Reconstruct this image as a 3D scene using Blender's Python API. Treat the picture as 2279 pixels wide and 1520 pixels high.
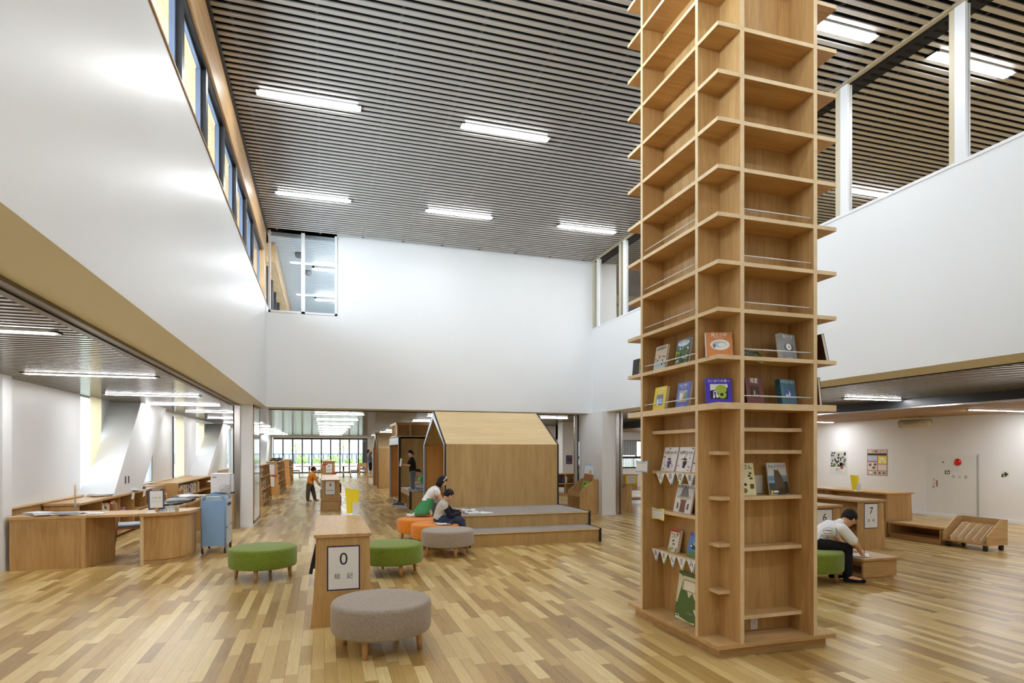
import bpy, bmesh, math, random
from mathutils import Matrix, Vector
from math import pi, sin, cos, radians as R
random.seed(7)
for o in list(bpy.data.objects): bpy.data.objects.remove(o)
SC = bpy.context.scene
COL = SC.collection
# ---------------------------------------------------------------- camera, world, exposure
cam = bpy.data.objects.new('camera', bpy.data.cameras.new('camera')); COL.objects.link(cam)
cam.location = (0, 0, 1.6); cam.rotation_euler = (pi/2, 0, -R(17.264))
cam.data.sensor_width = 36; cam.data.lens = 36*1345/2279; cam.data.shift_y = (1004.5-760)/2279
cam.data.clip_start = .05; cam.data.clip_end = 300
SC.camera = cam
SC.view_settings.view_transform = 'Standard'; SC.view_settings.look = 'None'
SC.view_settings.gamma = 1; SC.view_settings.use_curve_mapping = False
SC.view_settings.exposure = 1.22
SC.cycles.use_denoising = True
SC.cycles.max_bounces = 10; SC.cycles.diffuse_bounces = 5; SC.cycles.glossy_bounces = 3
SC.cycles.transmission_bounces = 4; SC.cycles.transparent_max_bounces = 10
SC.cycles.caustics_reflective = False; SC.cycles.caustics_refractive = False
SC.cycles.sample_clamp_indirect = 6
W = bpy.data.worlds.new('sky'); SC.world = W; W.use_nodes = True
bgn = W.node_tree.nodes['Background']; bgn.inputs[0].default_value = (.82, .91, 1, 1); bgn.inputs[1].default_value = 2.2

def area(name, loc, sx, sy, power, col, rot):
    l = bpy.data.lights.new(name, 'AREA'); l.shape = 'RECTANGLE'; l.size = sx; l.size_y = sy; l.energy = power; l.color = col
    o = bpy.data.objects.new(name, l); COL.objects.link(o); o.location = loc; o.rotation_euler = rot; return o
# daylight: sky seen through the clerestory on the left
area('daylight_clerestory', (-2.6, 5.0, 5.0), 1.3, 17, 600, (.76, .88, 1), (0, -R(82), 0))

# ---------------------------------------------------------------- materials
def mat(name, col, rough=.6, metal=0, spec=.4, emit=None, es=0, bump=0, bscale=40, coat=0):
    m = bpy.data.materials.new(name); m.use_nodes = True; nt = m.node_tree; b = nt.nodes['Principled BSDF']
    b.inputs['Base Color'].default_value = (*col, 1); b.inputs['Roughness'].default_value = rough
    b.inputs['Metallic'].default_value = metal; b.inputs['Specular IOR Level'].default_value = spec
    if coat: b.inputs['Coat Weight'].default_value = coat
    if emit: b.inputs['Emission Color'].default_value = (*emit, 1); b.inputs['Emission Strength'].default_value = es
    if bump:
        t = nt.nodes.new('ShaderNodeTexCoord'); n = nt.nodes.new('ShaderNodeTexNoise'); n.inputs['Scale'].default_value = bscale
        n.inputs['Detail'].default_value = 4
        bp = nt.nodes.new('ShaderNodeBump'); bp.inputs['Strength'].default_value = bump; bp.inputs['Distance'].default_value = .004
        nt.links.new(t.outputs['Object'], n.inputs['Vector']); nt.links.new(n.outputs['Fac'], bp.inputs['Height']); nt.links.new(bp.outputs['Normal'], b.inputs['Normal'])
    return m
def srgb(r, g, b):
    f = lambda c: (c/255/12.92) if c <= 10.3 else ((c/255+.055)/1.055)**2.4
    return (f(r), f(g), f(b))
def ramp(nt, pts):
    r = nt.nodes.new('ShaderNodeValToRGB'); e = r.color_ramp.elements
    e[0].position, e[0].color = pts[0][0], (*pts[0][1], 1); e[1].position, e[1].color = pts[-1][0], (*pts[-1][1], 1)
    for p, c in pts[1:-1]:
        k = e.new(p); k.color = (*c, 1)
    return r
def wood(name, c1, c2, scale=(14, 14, 1.2), rough=.42, spec=.35, dist=1.5, coord='Object'):
    m = bpy.data.materials.new(name); m.use_nodes = True; nt = m.node_tree; b = nt.nodes['Principled BSDF']
    t = nt.nodes.new('ShaderNodeTexCoord'); mp = nt.nodes.new('ShaderNodeMapping'); mp.inputs['Scale'].default_value = scale
    n = nt.nodes.new('ShaderNodeTexNoise'); n.inputs['Scale'].default_value = 1.0; n.inputs['Detail'].default_value = 7; n.inputs['Roughness'].default_value = .62; n.inputs['Distortion'].default_value = dist
    n2 = nt.nodes.new('ShaderNodeTexNoise'); n2.inputs['Scale'].default_value = .35; n2.inputs['Detail'].default_value = 2
    mx = nt.nodes.new('ShaderNodeMath'); mx.operation = 'MULTIPLY_ADD'; mx.inputs[1].default_value = .65
    ma = nt.nodes.new('ShaderNodeMath'); ma.operation = 'MULTIPLY'; ma.inputs[1].default_value = .35
    r = ramp(nt, [(.34, c1), (.66, c2)])
    l = nt.links
    l.new(t.outputs[coord], mp.inputs[0]); l.new(mp.outputs[0], n.inputs['Vector']); l.new(mp.outputs[0], n2.inputs['Vector'])
    l.new(n2.outputs['Fac'], ma.inputs[0]); l.new(n.outputs['Fac'], mx.inputs[0]); l.new(ma.outputs[0], mx.inputs[2])
    l.new(mx.outputs[0], r.inputs[0]); l.new(r.outputs[0], b.inputs['Base Color'])
    b.inputs['Roughness'].default_value = rough; b.inputs['Specular IOR Level'].default_value = spec
    return m
def floor_mat():
    m = bpy.data.materials.new('oak_floor'); m.use_nodes = True; nt = m.node_tree; l = nt.links; b = nt.nodes['Principled BSDF']
    def M(op, a, bb=None, c=None):
        n = nt.nodes.new('ShaderNodeMath'); n.operation = op
        for i, v in enumerate((a, bb, c)):
            if v is None: continue
            if isinstance(v, (int, float)): n.inputs[i].default_value = v
            else: l.new(v, n.inputs[i])
        return n.outputs[0]
    def H(v, k):
        n = nt.nodes.new('ShaderNodeTexWhiteNoise'); n.noise_dimensions = '2D'
        c = nt.nodes.new('ShaderNodeCombineXYZ'); l.new(v, c.inputs[0])
        if isinstance(k, (int, float)): c.inputs[1].default_value = k
        else: l.new(k, c.inputs[1])
        l.new(c.outputs[0], n.inputs['Vector']); return n.outputs['Value']
    t = nt.nodes.new('ShaderNodeTexCoord'); s = nt.nodes.new('ShaderNodeSeparateXYZ'); l.new(t.outputs['Object'], s.inputs[0])
    x, y = s.outputs[0], s.outputs[1]
    xs = M('DIVIDE', x, .09); row = M('FLOOR', xs); fx = M('FRACT', xs)
    ln = M('MULTIPLY_ADD', H(row, 3.3), .55, .45)
    ys = M('ADD', M('DIVIDE', y, ln), M('MULTIPLY', H(row, 9.1), 37)); pid = M('FLOOR', ys); fy = M('FRACT', ys)
    h = H(row, pid)
    mp = nt.nodes.new('ShaderNodeCombineXYZ'); l.new(M('MULTIPLY', x, 42), mp.inputs[0]); l.new(M('MULTIPLY_ADD', h, 50, M('MULTIPLY', y, 2.4)), mp.inputs[1]); l.new(h, mp.inputs[2])
    g = nt.nodes.new('ShaderNodeTexNoise'); g.inputs['Scale'].default_value = 1; g.inputs['Detail'].default_value = 6; g.inputs['Roughness'].default_value = .6; g.inputs['Distortion'].default_value = 1.4
    l.new(mp.outputs[0], g.inputs['Vector'])
    tone = M('ADD', M('MULTIPLY', h, .72), M('MULTIPLY', M('SUBTRACT', g.outputs['Fac'], .5), .55)); tone = M('ADD', tone, .14)
    r = ramp(nt, [(0, srgb(126, 96, 52)), (.2, srgb(162, 129, 72)), (.5, srgb(194, 163, 102)), (.78, srgb(216, 189, 129)), (1, srgb(234, 215, 162))])
    l.new(tone, r.inputs[0])
    gap = M('MULTIPLY', M('GREATER_THAN', fx, .018), M('GREATER_THAN', M('MULTIPLY', fy, ln), .002))
    mix = nt.nodes.new('ShaderNodeMix'); mix.data_type = 'RGBA'; mix.inputs[6].default_value = (*srgb(96, 70, 40), 1)
    l.new(gap, mix.inputs[0]); l.new(r.outputs[0], mix.inputs[7]); l.new(mix.outputs[2], b.inputs['Base Color'])
    b.inputs['Specular IOR Level'].default_value = .42
    rr = M('MULTIPLY_ADD', g.outputs['Fac'], .12, .24); l.new(rr, b.inputs['Roughness'])
    return m
def glass_mat(name, tint=(.96, .98, .98), refl=.10):
    m = bpy.data.materials.new(name); m.use_nodes = True; nt = m.node_tree; nt.nodes.clear(); l = nt.links
    o = nt.nodes.new('ShaderNodeOutputMaterial'); mx = nt.nodes.new('ShaderNodeMixShader'); tr = nt.nodes.new('ShaderNodeBsdfTransparent'); gl = nt.nodes.new('ShaderNodeBsdfGlossy')
    fr = nt.nodes.new('ShaderNodeFresnel'); fr.inputs[0].default_value = 1.45
    tr.inputs[0].default_value = (*tint, 1); gl.inputs['Roughness'].default_value = .01
    ge = nt.nodes.new('ShaderNodeNewGeometry'); k = nt.nodes.new('ShaderNodeMath'); k.operation = 'SUBTRACT'; k.inputs[0].default_value = 1; k.use_clamp = True
    k2 = nt.nodes.new('ShaderNodeMath'); k2.operation = 'MULTIPLY'; l.new(ge.outputs['Backfacing'], k.inputs[1]); l.new(fr.outputs[0], k2.inputs[0]); l.new(k.outputs[0], k2.inputs[1])
    l.new(k2.outputs[0], mx.inputs[0]); l.new(tr.outputs[0], mx.inputs[1]); l.new(gl.outputs[0], mx.inputs[2]); l.new(mx.outputs[0], o.inputs[0])
    return m
def felt(name, c, c2):
    m = bpy.data.materials.new(name); m.use_nodes = True; nt = m.node_tree; l = nt.links; b = nt.nodes['Principled BSDF']
    t = nt.nodes.new('ShaderNodeTexCoord'); n = nt.nodes.new('ShaderNodeTexNoise'); n.inputs['Scale'].default_value = 130; n.inputs['Detail'].default_value = 5
    r = ramp(nt, [(.35, c), (.65, c2)]); l.new(t.outputs['Object'], n.inputs['Vector']); l.new(n.outputs['Fac'], r.inputs[0]); l.new(r.outputs[0], b.inputs['Base Color'])
    bp = nt.nodes.new('ShaderNodeBump'); bp.inputs['Strength'].default_value = .5; bp.inputs['Distance'].default_value = .003; l.new(n.outputs['Fac'], bp.inputs['Height']); l.new(bp.outputs[0], b.inputs['Normal'])
    b.inputs['Roughness'].default_value = .95; b.inputs['Specular IOR Level'].default_value = .15; b.inputs['Sheen Weight'].default_value = .25
    return m
WHITE = mat('white_paint', (.80, .815, .83), .38, spec=.5, bump=.02, bscale=60)
SOFFIT = mat('soffit_paint', (.82, .81, .77), .6, spec=.2)
GREYWALL = mat('grey_white_wallpaper', (.80, .80, .80), .7, spec=.3)
FLOOR = floor_mat()
BIRCH = wood('birch_ply', srgb(176, 135, 80), srgb(208, 171, 116))
BIRCHX = wood('birch_ply_long', srgb(180, 141, 88), srgb(212, 176, 124), scale=(1.2, 14, 14))
BIRCHY = wood('birch_ply_deep', srgb(180, 141, 88), srgb(212, 176, 124), scale=(14, 1.2, 14))
EDGE = wood('birch_edge', srgb(214, 186, 142), srgb(232, 208, 168), scale=(8, 8, 8), dist=.5)
HUTW = wood('hut_veneer', srgb(170, 137, 84), srgb(196, 163, 109), scale=(9, 9, .9), rough=.5)
ROOFLIT = wood('hut_roof_lit_ply', srgb(204, 174, 124), srgb(226, 200, 152), scale=(1.2, 14, 14))  # lighter ply tone paints in the light falling on the roof from above
HUTIN = wood('hut_lining', srgb(196, 134, 66), srgb(216, 158, 88), scale=(9, 9, .9), rough=.5)
LAM = wood('laminated_timber', srgb(186, 146, 98), srgb(226, 192, 146), scale=(26, 2.2, 26), dist=.4)
LAMV = wood('laminated_timber_upright', srgb(186, 146, 98), srgb(226, 192, 146), scale=(26, 26, 2.2), dist=.4)
DARKWOOD = wood('brown_chair_wood', srgb(138, 96, 56), srgb(172, 126, 80), scale=(16, 16, 2))
CHAIRW = wood('honey_chair_wood', srgb(186, 138, 86), srgb(212, 168, 114), scale=(16, 16, 2))
SLAT = mat('slat_metal', srgb(186, 182, 177), .30, metal=.3, spec=.5)
SLATL = mat('slat_metal_low', srgb(172, 166, 158), .15, metal=.5, spec=.5)
SLATW = wood('slat_wood', srgb(168, 136, 92), srgb(190, 156, 110), scale=(1.5, 16, 16), rough=.45)
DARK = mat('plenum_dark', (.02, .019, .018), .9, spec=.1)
BLACK = mat('black_metal', (.02, .021, .024), .4, spec=.5)
BLACKE = mat('black_edge', (.018, .017, .017), .55)
STEEL = mat('stainless', (.62, .60, .57), .22, metal=1)
CHROME = mat('chrome', (.8, .8, .8), .12, metal=1)
ALU = mat('white_aluminium', (.80, .81, .83), .35, spec=.5)
GREYF = mat('grey_steel_frame', srgb(176, 186, 200), .35, metal=.3)
TANF = mat('tan_frame', srgb(196, 186, 160), .5)
LAMP = mat('lamp_diffuser', (1, 1, 1), .5, emit=(.95, .98, 1), es=25)
LAMPL = mat('lamp_diffuser_low', (1, 1, 1), .5, emit=(.98, .985, 1), es=40)
LAMPO = mat('lamp_diffuser_office', (1, 1, 1), .5, emit=(.98, .985, 1), es=34)
GLASS = glass_mat('clear_glass')
GLASSG = glass_mat('grey_glass', (.82, .83, .83))
CARPET = felt('grey_carpet_tile', srgb(132, 124, 116), srgb(164, 155, 146))
GREEN = felt('green_felt', srgb(96, 116, 30), srgb(134, 152, 58))
ORANGE = felt('orange_felt', srgb(216, 122, 28), srgb(236, 148, 52))
GREY = felt('grey_felt', srgb(142, 128, 114), srgb(176, 163, 150))
PAPER = mat('paper', (.86, .86, .85), .7)
INK = mat('ink', (.03, .028, .03), .6)
PURPLE = mat('sign_border', srgb(52, 44, 92), .5)
YELLOW = mat('yellow_paper', srgb(248, 226, 40), .5)
YELLOWS = mat('yellow_soft', srgb(240, 226, 90), .5)
REDP = mat('red_paper', srgb(196, 52, 48), .6)
def cloth(name, c):
    m = mat(name, c, .85, spec=.1); nt = m.node_tree; b = nt.nodes['Principled BSDF']; o = nt.nodes['Material Output']
    t = nt.nodes.new('ShaderNodeBsdfTranslucent'); t.inputs[0].default_value = (*c, 1); x = nt.nodes.new('ShaderNodeMixShader'); x.inputs[0].default_value = .45
    nt.links.new(b.outputs[0], x.inputs[1]); nt.links.new(t.outputs[0], x.inputs[2]); nt.links.new(x.outputs[0], o.inputs[0]); return m
CURT = cloth('cream_curtain', srgb(244, 232, 204))
SKIN = mat('skin', srgb(226, 176, 142), .55, spec=.3)
HAIR = mat('black_hair', (.012, .009, .008), .6, spec=.22)
BLUE = mat('blue_cart_paint', srgb(132, 168, 210), .35, spec=.5)
SLATE = mat('slate_blue_metal', srgb(98, 108, 128), .4, metal=.3)
CARD = [mat('colour_%s' % n, srgb(*c), .5) for n, c in (('red', (170, 52, 48)), ('blue', (60, 84, 150)), ('green', (78, 120, 70)), ('white', (226, 224, 218)), ('cream', (226, 210, 170)), ('brown', (120, 78, 52)), ('grey', (128, 128, 130)), ('yellow', (226, 196, 70)), ('navy', (40, 46, 78)), ('maroon', (104, 40, 44)), ('teal', (62, 118, 124)), ('black', (34, 32, 34)), ('orange', (214, 120, 56)), ('pink', (220, 160, 160)))]
CN = ['red', 'blue', 'green', 'white', 'cream', 'brown', 'grey', 'yellow', 'navy', 'maroon', 'teal', 'black', 'orange', 'pink']
def cm(n): return CARD[CN.index(n)]
_mc = {}
def colm(r, g, b, rough=.5):
    k = (r, g, b)
    if k not in _mc: _mc[k] = mat('tone_%d_%d_%d' % k, srgb(r, g, b), rough)
    return _mc[k]

# ---------------------------------------------------------------- mesh helpers
OFF = {}
class MB:
    def __init__(s): s.v = []; s.f = []; s.m = []; s.sm = []
    def add(s, vs, fs, m=0, smooth=False):
        n = len(s.v); s.v += [tuple(v) for v in vs]
        for f in fs: s.f.append([i+n for i in f]); s.m.append(m); s.sm.append(smooth)
        return s
    def box(s, x0, y0, z0, x1, y1, z1, m=0):
        x0, x1 = sorted((x0, x1)); y0, y1 = sorted((y0, y1)); z0, z1 = sorted((z0, z1))
        return s.add([(x0,y0,z0),(x1,y0,z0),(x1,y1,z0),(x0,y1,z0),(x0,y0,z1),(x1,y0,z1),(x1,y1,z1),(x0,y1,z1)],
                     [(0,3,2,1),(4,5,6,7),(0,1,5,4),(1,2,6,5),(2,3,7,6),(3,0,4,7)], m)
    def obox(s, M, sx, sy, sz, m=0):
        vs = [M @ Vector((x*sx/2, y*sy/2, z*sz/2)) for z in (-1, 1) for x, y in ((-1,-1),(1,-1),(1,1),(-1,1))]
        return s.add(vs, [(0,3,2,1),(4,5,6,7),(0,1,5,4),(1,2,6,5),(2,3,7,6),(3,0,4,7)], m)
    def prism(s, poly, ax, a0, a1, m=0):
        # poly: 2-D points; ax 'x' -> (y,z), 'y' -> (x,z), 'z' -> (x,y)
        g = {'x': lambda p, a: (a, p[0], p[1]), 'y': lambda p, a: (p[0], a, p[1]), 'z': lambda p, a: (p[0], p[1], a)}[ax]
        n = len(poly); vs = [g(p, a0) for p in poly]+[g(p, a1) for p in poly]
        fs = [list(range(n))[::-1], list(range(n, 2*n))]+[(i, (i+1) % n, n+(i+1) % n, n+i) for i in range(n)]
        return s.add(vs, fs, m)
    def tube(s, pts, r, seg=8, m=0, caps=True, smooth=True):
        pts = [Vector(p) for p in pts]; rs = r if isinstance(r, (list, tuple)) else [r]*len(pts)
        vs = []; fs = []; prev = None
        for i, p in enumerate(pts):
            d = (pts[min(i+1, len(pts)-1)]-pts[max(i-1, 0)]).normalized()
            a = prev if prev is not None else (Vector((0, 0, 1)) if abs(d.z) < .9 else Vector((1, 0, 0)))
            u = (a-d*a.dot(d)).normalized(); w = d.cross(u); prev = u
            vs += [p+(u*cos(2*pi*k/seg)+w*sin(2*pi*k/seg))*rs[i] for k in range(seg)]
        for i in range(len(pts)-1):
            fs += [(i*seg+k, i*seg+(k+1) % seg, (i+1)*seg+(k+1) % seg, (i+1)*seg+k) for k in range(seg)]
        if caps: fs += [list(range(seg))[::-1], [(len(pts)-1)*seg+k for k in range(seg)]]
        return s.add(vs, fs, m, smooth)
    def lathe(s, prof, c, seg=48, m=0, M=None):
        vs = []; fs = []; n = len(prof)
        for r, z in prof:
            for k in range(seg):
                v = Vector((r*cos(2*pi*k/seg), r*sin(2*pi*k/seg), z)); v = (M @ v) if M else v
                vs.append(v+Vector(c))
        for i in range(n-1):
            fs += [(i*seg+k, i*seg+(k+1) % seg, (i+1)*seg+(k+1) % seg, (i+1)*seg+k) for k in range(seg)]
        fs += [list(range(seg))[::-1], [(n-1)*seg+k for k in range(seg)]]
        return s.add(vs, fs, m, True)
    def ell(s, c, r, seg=14, rings=9, m=0, M=None):
        vs = []; fs = []
        for i in range(1, rings):
            t = pi*i/rings
            for k in range(seg):
                v = Vector((r[0]*sin(t)*cos(2*pi*k/seg), r[1]*sin(t)*sin(2*pi*k/seg), r[2]*cos(t))); v = (M @ v) if M else v
                vs.append(v+Vector(c))
        T = Vector((0, 0, r[2])); T = (M @ T) if M else T
        vs += [Vector(c)+T, Vector(c)-T]; a = len(vs)-2; b = a+1
        for i in range(rings-2):
            fs += [(i*seg+(k+1) % seg, i*seg+k, (i+1)*seg+k, (i+1)*seg+(k+1) % seg) for k in range(seg)]
        fs += [(a, k, (k+1) % seg) for k in range(seg)]+[(b, (rings-2)*seg+(k+1) % seg, (rings-2)*seg+k) for k in range(seg)]
        return s.add(vs, fs, m, True)
    def cap(s, a, b, ra, rb, seg=12):
        a, b = Vector(a), Vector(b); s.tube([a, b], [ra, rb], seg); s.ell(a, (ra,)*3, seg, 8); return s.ell(b, (rb,)*3, seg, 8)
    def poly(s, M, pts, m=0, t=.0006):
        # flat shape of thickness t in the local x-z plane of M, facing local -y
        n = len(pts); vs = [M @ Vector((p[0], 0, p[1])) for p in pts]+[M @ Vector((p[0], -t, p[1])) for p in pts]
        ar = sum(pts[i][0]*pts[(i+1) % n][1]-pts[(i+1) % n][0]*pts[i][1] for i in range(n))
        fr = [n+i for i in range(n)]; bk = list(range(n))[::-1]
        if ar < 0: fr = fr[::-1]; bk = bk[::-1]
        return s.add(vs, [fr, bk]+[(i, (i+1) % n, n+(i+1) % n, n+i) for i in range(n)], m)
    def rect(s, M, x0, z0, x1, z1, m=0, t=.0006): return s.poly(M, [(x0, z0), (x1, z0), (x1, z1), (x0, z1)], m, t)
    def disc(s, M, x, z, rx, rz, m=0, t=.0006, n=20): return s.poly(M, [(x+rx*cos(2*pi*k/n), z+rz*sin(2*pi*k/n)) for k in range(n)], m, t)
    def text(s, M, txt, size, x=0, z=0, m=0, t=.0006, align='CENTER', bold=0, sx=1):
        vs, fs = textmesh(txt, size, align, bold)
        s.add([M @ Vector((v[0]*sx+x, -t, v[1]+z)) for v in vs], fs, m); return s
    def build(s, name, mats, parent=None, smooth=None, bevel=0, loc=None):
        me = bpy.data.meshes.new(name)
        off = OFF.get(parent.name, Vector()) if parent else Vector(loc or (0, 0, 0))
        me.from_pydata([tuple(Vector(v)-off) for v in s.v], [], s.f)
        mats = mats if isinstance(mats, (list, tuple)) else [mats]
        for k in mats: me.materials.append(k)
        me.polygons.foreach_set('material_index', s.m)
        me.polygons.foreach_set('use_smooth', s.sm if smooth is None else [smooth]*len(s.f))
        me.update()
        o = bpy.data.objects.new(name, me); COL.objects.link(o)
        if parent: o.parent = parent; OFF[o.name] = off
        else: o.location = off; OFF[o.name] = off
        if bevel:
            b = o.modifiers.new('bevel', 'BEVEL'); b.width = bevel; b.segments = 2; b.limit_method = 'ANGLE'
        return o
_tc = {}
def textmesh(txt, size, align='CENTER', bold=0):
    k = (txt, align, bold)
    if k not in _tc:
        c = bpy.data.curves.new('lettering', 'FONT'); c.body = txt; c.size = 1; c.align_x = align; c.align_y = 'CENTER'; c.resolution_u = 3; c.offset = bold
        o = bpy.data.objects.new('lettering', c); COL.objects.link(o)
        dg = bpy.context.evaluated_depsgraph_get(); me = bpy.data.meshes.new_from_object(o.evaluated_get(dg))
        _tc[k] = ([tuple(v.co) for v in me.vertices], [list(p.vertices) for p in me.polygons])
        bpy.data.objects.remove(o); bpy.data.curves.remove(c); bpy.data.meshes.remove(me)
    vs, fs = _tc[k]
    return [(v[0]*size, v[1]*size) for v in vs], fs
def frame(o, yaw=0, lean=0, roll=0):
    # local x to the right, local -y towards the reader, local z up
    return Matrix.Translation(o) @ Matrix.Rotation(yaw, 4, 'Z') @ Matrix.Rotation(-lean, 4, 'X') @ Matrix.Rotation(roll, 4, 'Y')
def tag(o, label=None, cat=None, group=None, kind=None):
    if label: o['label'] = label
    if cat: o['category'] = cat
    if group: o['group'] = group
    if kind: o['kind'] = kind
    return o
def thing(name, label, cat, loc, group=None):
    o = bpy.data.objects.new(name, None); COL.objects.link(o); o.location = loc; o.empty_display_size = .1
    OFF[o.name] = Vector(loc); return tag(o, label, cat, group)
def struct(name, mb, m, label=None, parent=None, smooth=None):
    o = mb.build(name, m, parent, smooth)
    if not parent: o['kind'] = 'structure'
    if label: o['label'] = label
    return o
def dup(root, loc, label, rotz=None, group=None):
    r = root.copy(); COL.objects.link(r); r.location = loc; r['label'] = label
    if rotz is not None: r.rotation_euler = (0, 0, rotz)
    if group: r['group'] = group
    for ch in list(root.children):
        c = ch.copy(); COL.objects.link(c); c.parent = r
        for g in list(ch.children):
            d = g.copy(); COL.objects.link(d); d.parent = c
    OFF[r.name] = Vector(loc); return r
def B(*a): return MB().box(*a)
ORD = ['first', 'second', 'third', 'fourth', 'fifth', 'sixth', 'seventh', 'eighth', 'ninth', 'tenth', 'eleventh', 'twelfth', 'thirteenth', 'fourteenth', 'fifteenth', 'sixteenth', 'seventeenth', 'eighteenth', 'nineteenth', 'twentieth', 'twenty-first', 'twenty-second', 'twenty-third', 'twenty-fourth', 'twenty-fifth', 'twenty-sixth']
# ================================================================ SETTING
XL, XR, YB, ZS, ZC = -1.24, 6.76, 14.6, 2.60, 6.58     # hall: left wall, right wall, back wall, soffit, ceiling
struct('floor', B(-6, -6, -.1, 16, 46.6, 0), FLOOR, 'oak strip floor of mixed light and dark boards')
struct('wall_left', B(-1.75, -5, ZS+.004, XL, 15.25, 4.93), WHITE, 'tall white wall on the left under the high windows')
struct('trim_1', B(-1.75, -5, ZS, XL, 14.6, ZS+.004), SOFFIT, 'beige underside of the left wall')
struct('trim_2', B(XL-.06, -5, 4.93, XL+.012, 14.6, 4.955), colm(150, 112, 60), 'thin wooden sill strip on top of the left wall')
m = B(XL, YB, ZS+.004, XR+.7, YB+.65, 4.74); m.box(.285, YB, 4.74, XR+.7, YB+.2, ZC+.35)
struct('wall_back', m, WHITE, 'white back wall above the low opening')
struct('trim_3', B(XL, YB, ZS, XR, YB+.65, ZS+.004), SOFFIT, 'beige underside of the back wall')
struct('wall_right', B(XR, -5, ZS+.004, 7.45, 15.25, 4.80), WHITE, 'white wall on the right under the indoor windows')
struct('trim_4', B(XR, -5, ZS, 7.45, 14.6, ZS+.004), SOFFIT, 'beige underside of the right wall')
struct('trim_5', B(XR-.012, -5, 4.80, XR+.16, YB, 4.835), ALU, 'white sill on top of the right wall')
# piers under the corners
m = B(-1.69, 13.85, 0, -1.44, 15.2, ZS); struct('wall_pier', m, WHITE, 'white pier under the back left corner')
m = B(6.64, 13.77, 0, 7.02, 15.2, ZS); struct('wall_pier', m, WHITE, 'white pier under the back right corner')
m = B(-1.70, 13.83, 0, -1.43, 15.2, .06); struct('baseboard_left', m, ALU)
m = B(6.63, 13.755, 0, 7.03, 15.2, .06); struct('baseboard_right', m, ALU)
# stainless posts and door tracks
m = B(-1.80, 13.83, 0, -1.69, 13.93, ZS); m.box(-1.83, 13.86, 0, -1.80, 13.9, ZS, 1); struct('trim_6', m, [STEEL, BLACK], 'stainless door post at the left pier')
m = B(7.02, 13.75, 0, 7.11, 13.85, ZS); m.box(7.11, 13.78, 0, 7.14, 13.82, ZS, 1); m.box(7.14, 13.75, 0, 7.2, 13.85, ZS); struct('trim_7', m, [STEEL, BLACK], 'stainless door post at the right pier')
m = B(6.52, 15.22, 0, 6.60, 15.28, 2.72); m.box(6.60, 15.23, 0, 6.64, 15.27, 2.72, 1); struct('trim_8', m, [STEEL, BLACK], 'stainless door post behind the right pier')
m = MB(); m.box(-1.80, -5, 2.57, -1.75, 13.9, 2.66); m.box(-1.86, -5, 2.585, -1.81, 13.9, 2.66, 1); m.box(-1.93, -5, 2.575, -1.865, 13.9, 2.66)
m.box(-2.03, -5, 2.66, -1.94, 14.6, 2.70, 1); m.box(-1.81, -5, 2.63, -1.80, 13.9, 2.66, 1)
struct('trim_9', m, [mat('track_bronze', srgb(120, 110, 96), .35, metal=.7), BLACK], 'sliding door track along the left soffit')
m = MB(); m.box(7.45, -5, 2.585, 7.50, 13.8, 2.68); m.box(XL, 15.25, 2.58, XR, 15.32, 2.75); struct('trim_10', m, BLACK, 'dark gap at the edge of the lowered ceilings')
# framed glass panel behind the left pier
m = MB(); m.box(-1.445, 13.88, .07, -1.425, 13.93, 2.59); m.box(-1.445, 15.15, .07, -1.425, 15.2, 2.59); m.box(-1.445, 13.88, 2.55, -1.425, 15.2, 2.59); m.box(-1.445, 13.88, .07, -1.425, 15.2, .11)
w = struct('window_1', m, wood('brown_frame', srgb(140, 100, 56), srgb(160, 120, 72)), 'wood framed glass noticeboard on the pier')
struct('pane', B(-1.437, 13.93, .11, -1.431, 15.15, 2.55), mat('pale_board', srgb(196, 204, 206), .08, spec=.6), parent=w)

def slats(name, x0, x1, y0, y1, z, m, pitch=.125, wd=.064, h=.016, plen=.28, run=1.05, label=None, px=None):
    mb = MB(); n = int((y1-y0)/pitch)
    for i in range(n):
        y = y0+i*pitch; mb.box(x0, y, z, x1, y+wd, z+h, 0)
    k = int((x1-x0)/run)+1
    for i in range(k+1):
        x = x0+.2+i*(x1-x0-.4)/max(k, 1); mb.box(x-.018, y0, z+h+.012, x+.018, y1, z+h+.045, 1)
    p = px or (x0, x1)
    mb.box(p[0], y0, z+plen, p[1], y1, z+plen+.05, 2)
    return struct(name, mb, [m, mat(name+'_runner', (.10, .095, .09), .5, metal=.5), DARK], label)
slats('ceiling', -1.22, 6.70, -5, 14.62, ZC, SLAT, label='grey louvred ceiling high over the hall')
slats('ceiling.001', -4.2, -1.98, -5, 15.1, 2.62, SLATL, label='grey louvred ceiling over the office')
slats('ceiling.002', -4.2, 11.2, 15.33, 46.5, 2.72, SLATL, label='glossy louvred ceiling over the far reading room')
slats('ceiling.003', 7.52, 11.15, -5, 15.3, 2.64, SLATL, label='grey louvred ceiling over the right wing')
slats('ceiling.004', 11.32, 14.6, -5, 24.4, 2.46, SLATW, label='wooden louvred ceiling along the far right wall')
slats('ceiling.005', 7.05, 12.4, -5, 17.4, ZC, SLAT, label='grey louvred ceiling of the upper right room')
m = B(11.14, -5, 2.46, 11.34, 24.4, 2.80, 0); m.box(11.10, -5, 2.455, 11.14, 24.4, 2.48, 1); struct('trim_11', m, [BLACK, STEEL], 'black curtain track between the two ceilings')
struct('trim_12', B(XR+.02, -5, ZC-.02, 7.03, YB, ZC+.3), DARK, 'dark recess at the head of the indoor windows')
struct('trim_13', B(XR-.05, -5, ZC-.01, XR+.05, YB, ZC+.02), TANF, 'beige head rail of the indoor windows')
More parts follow.
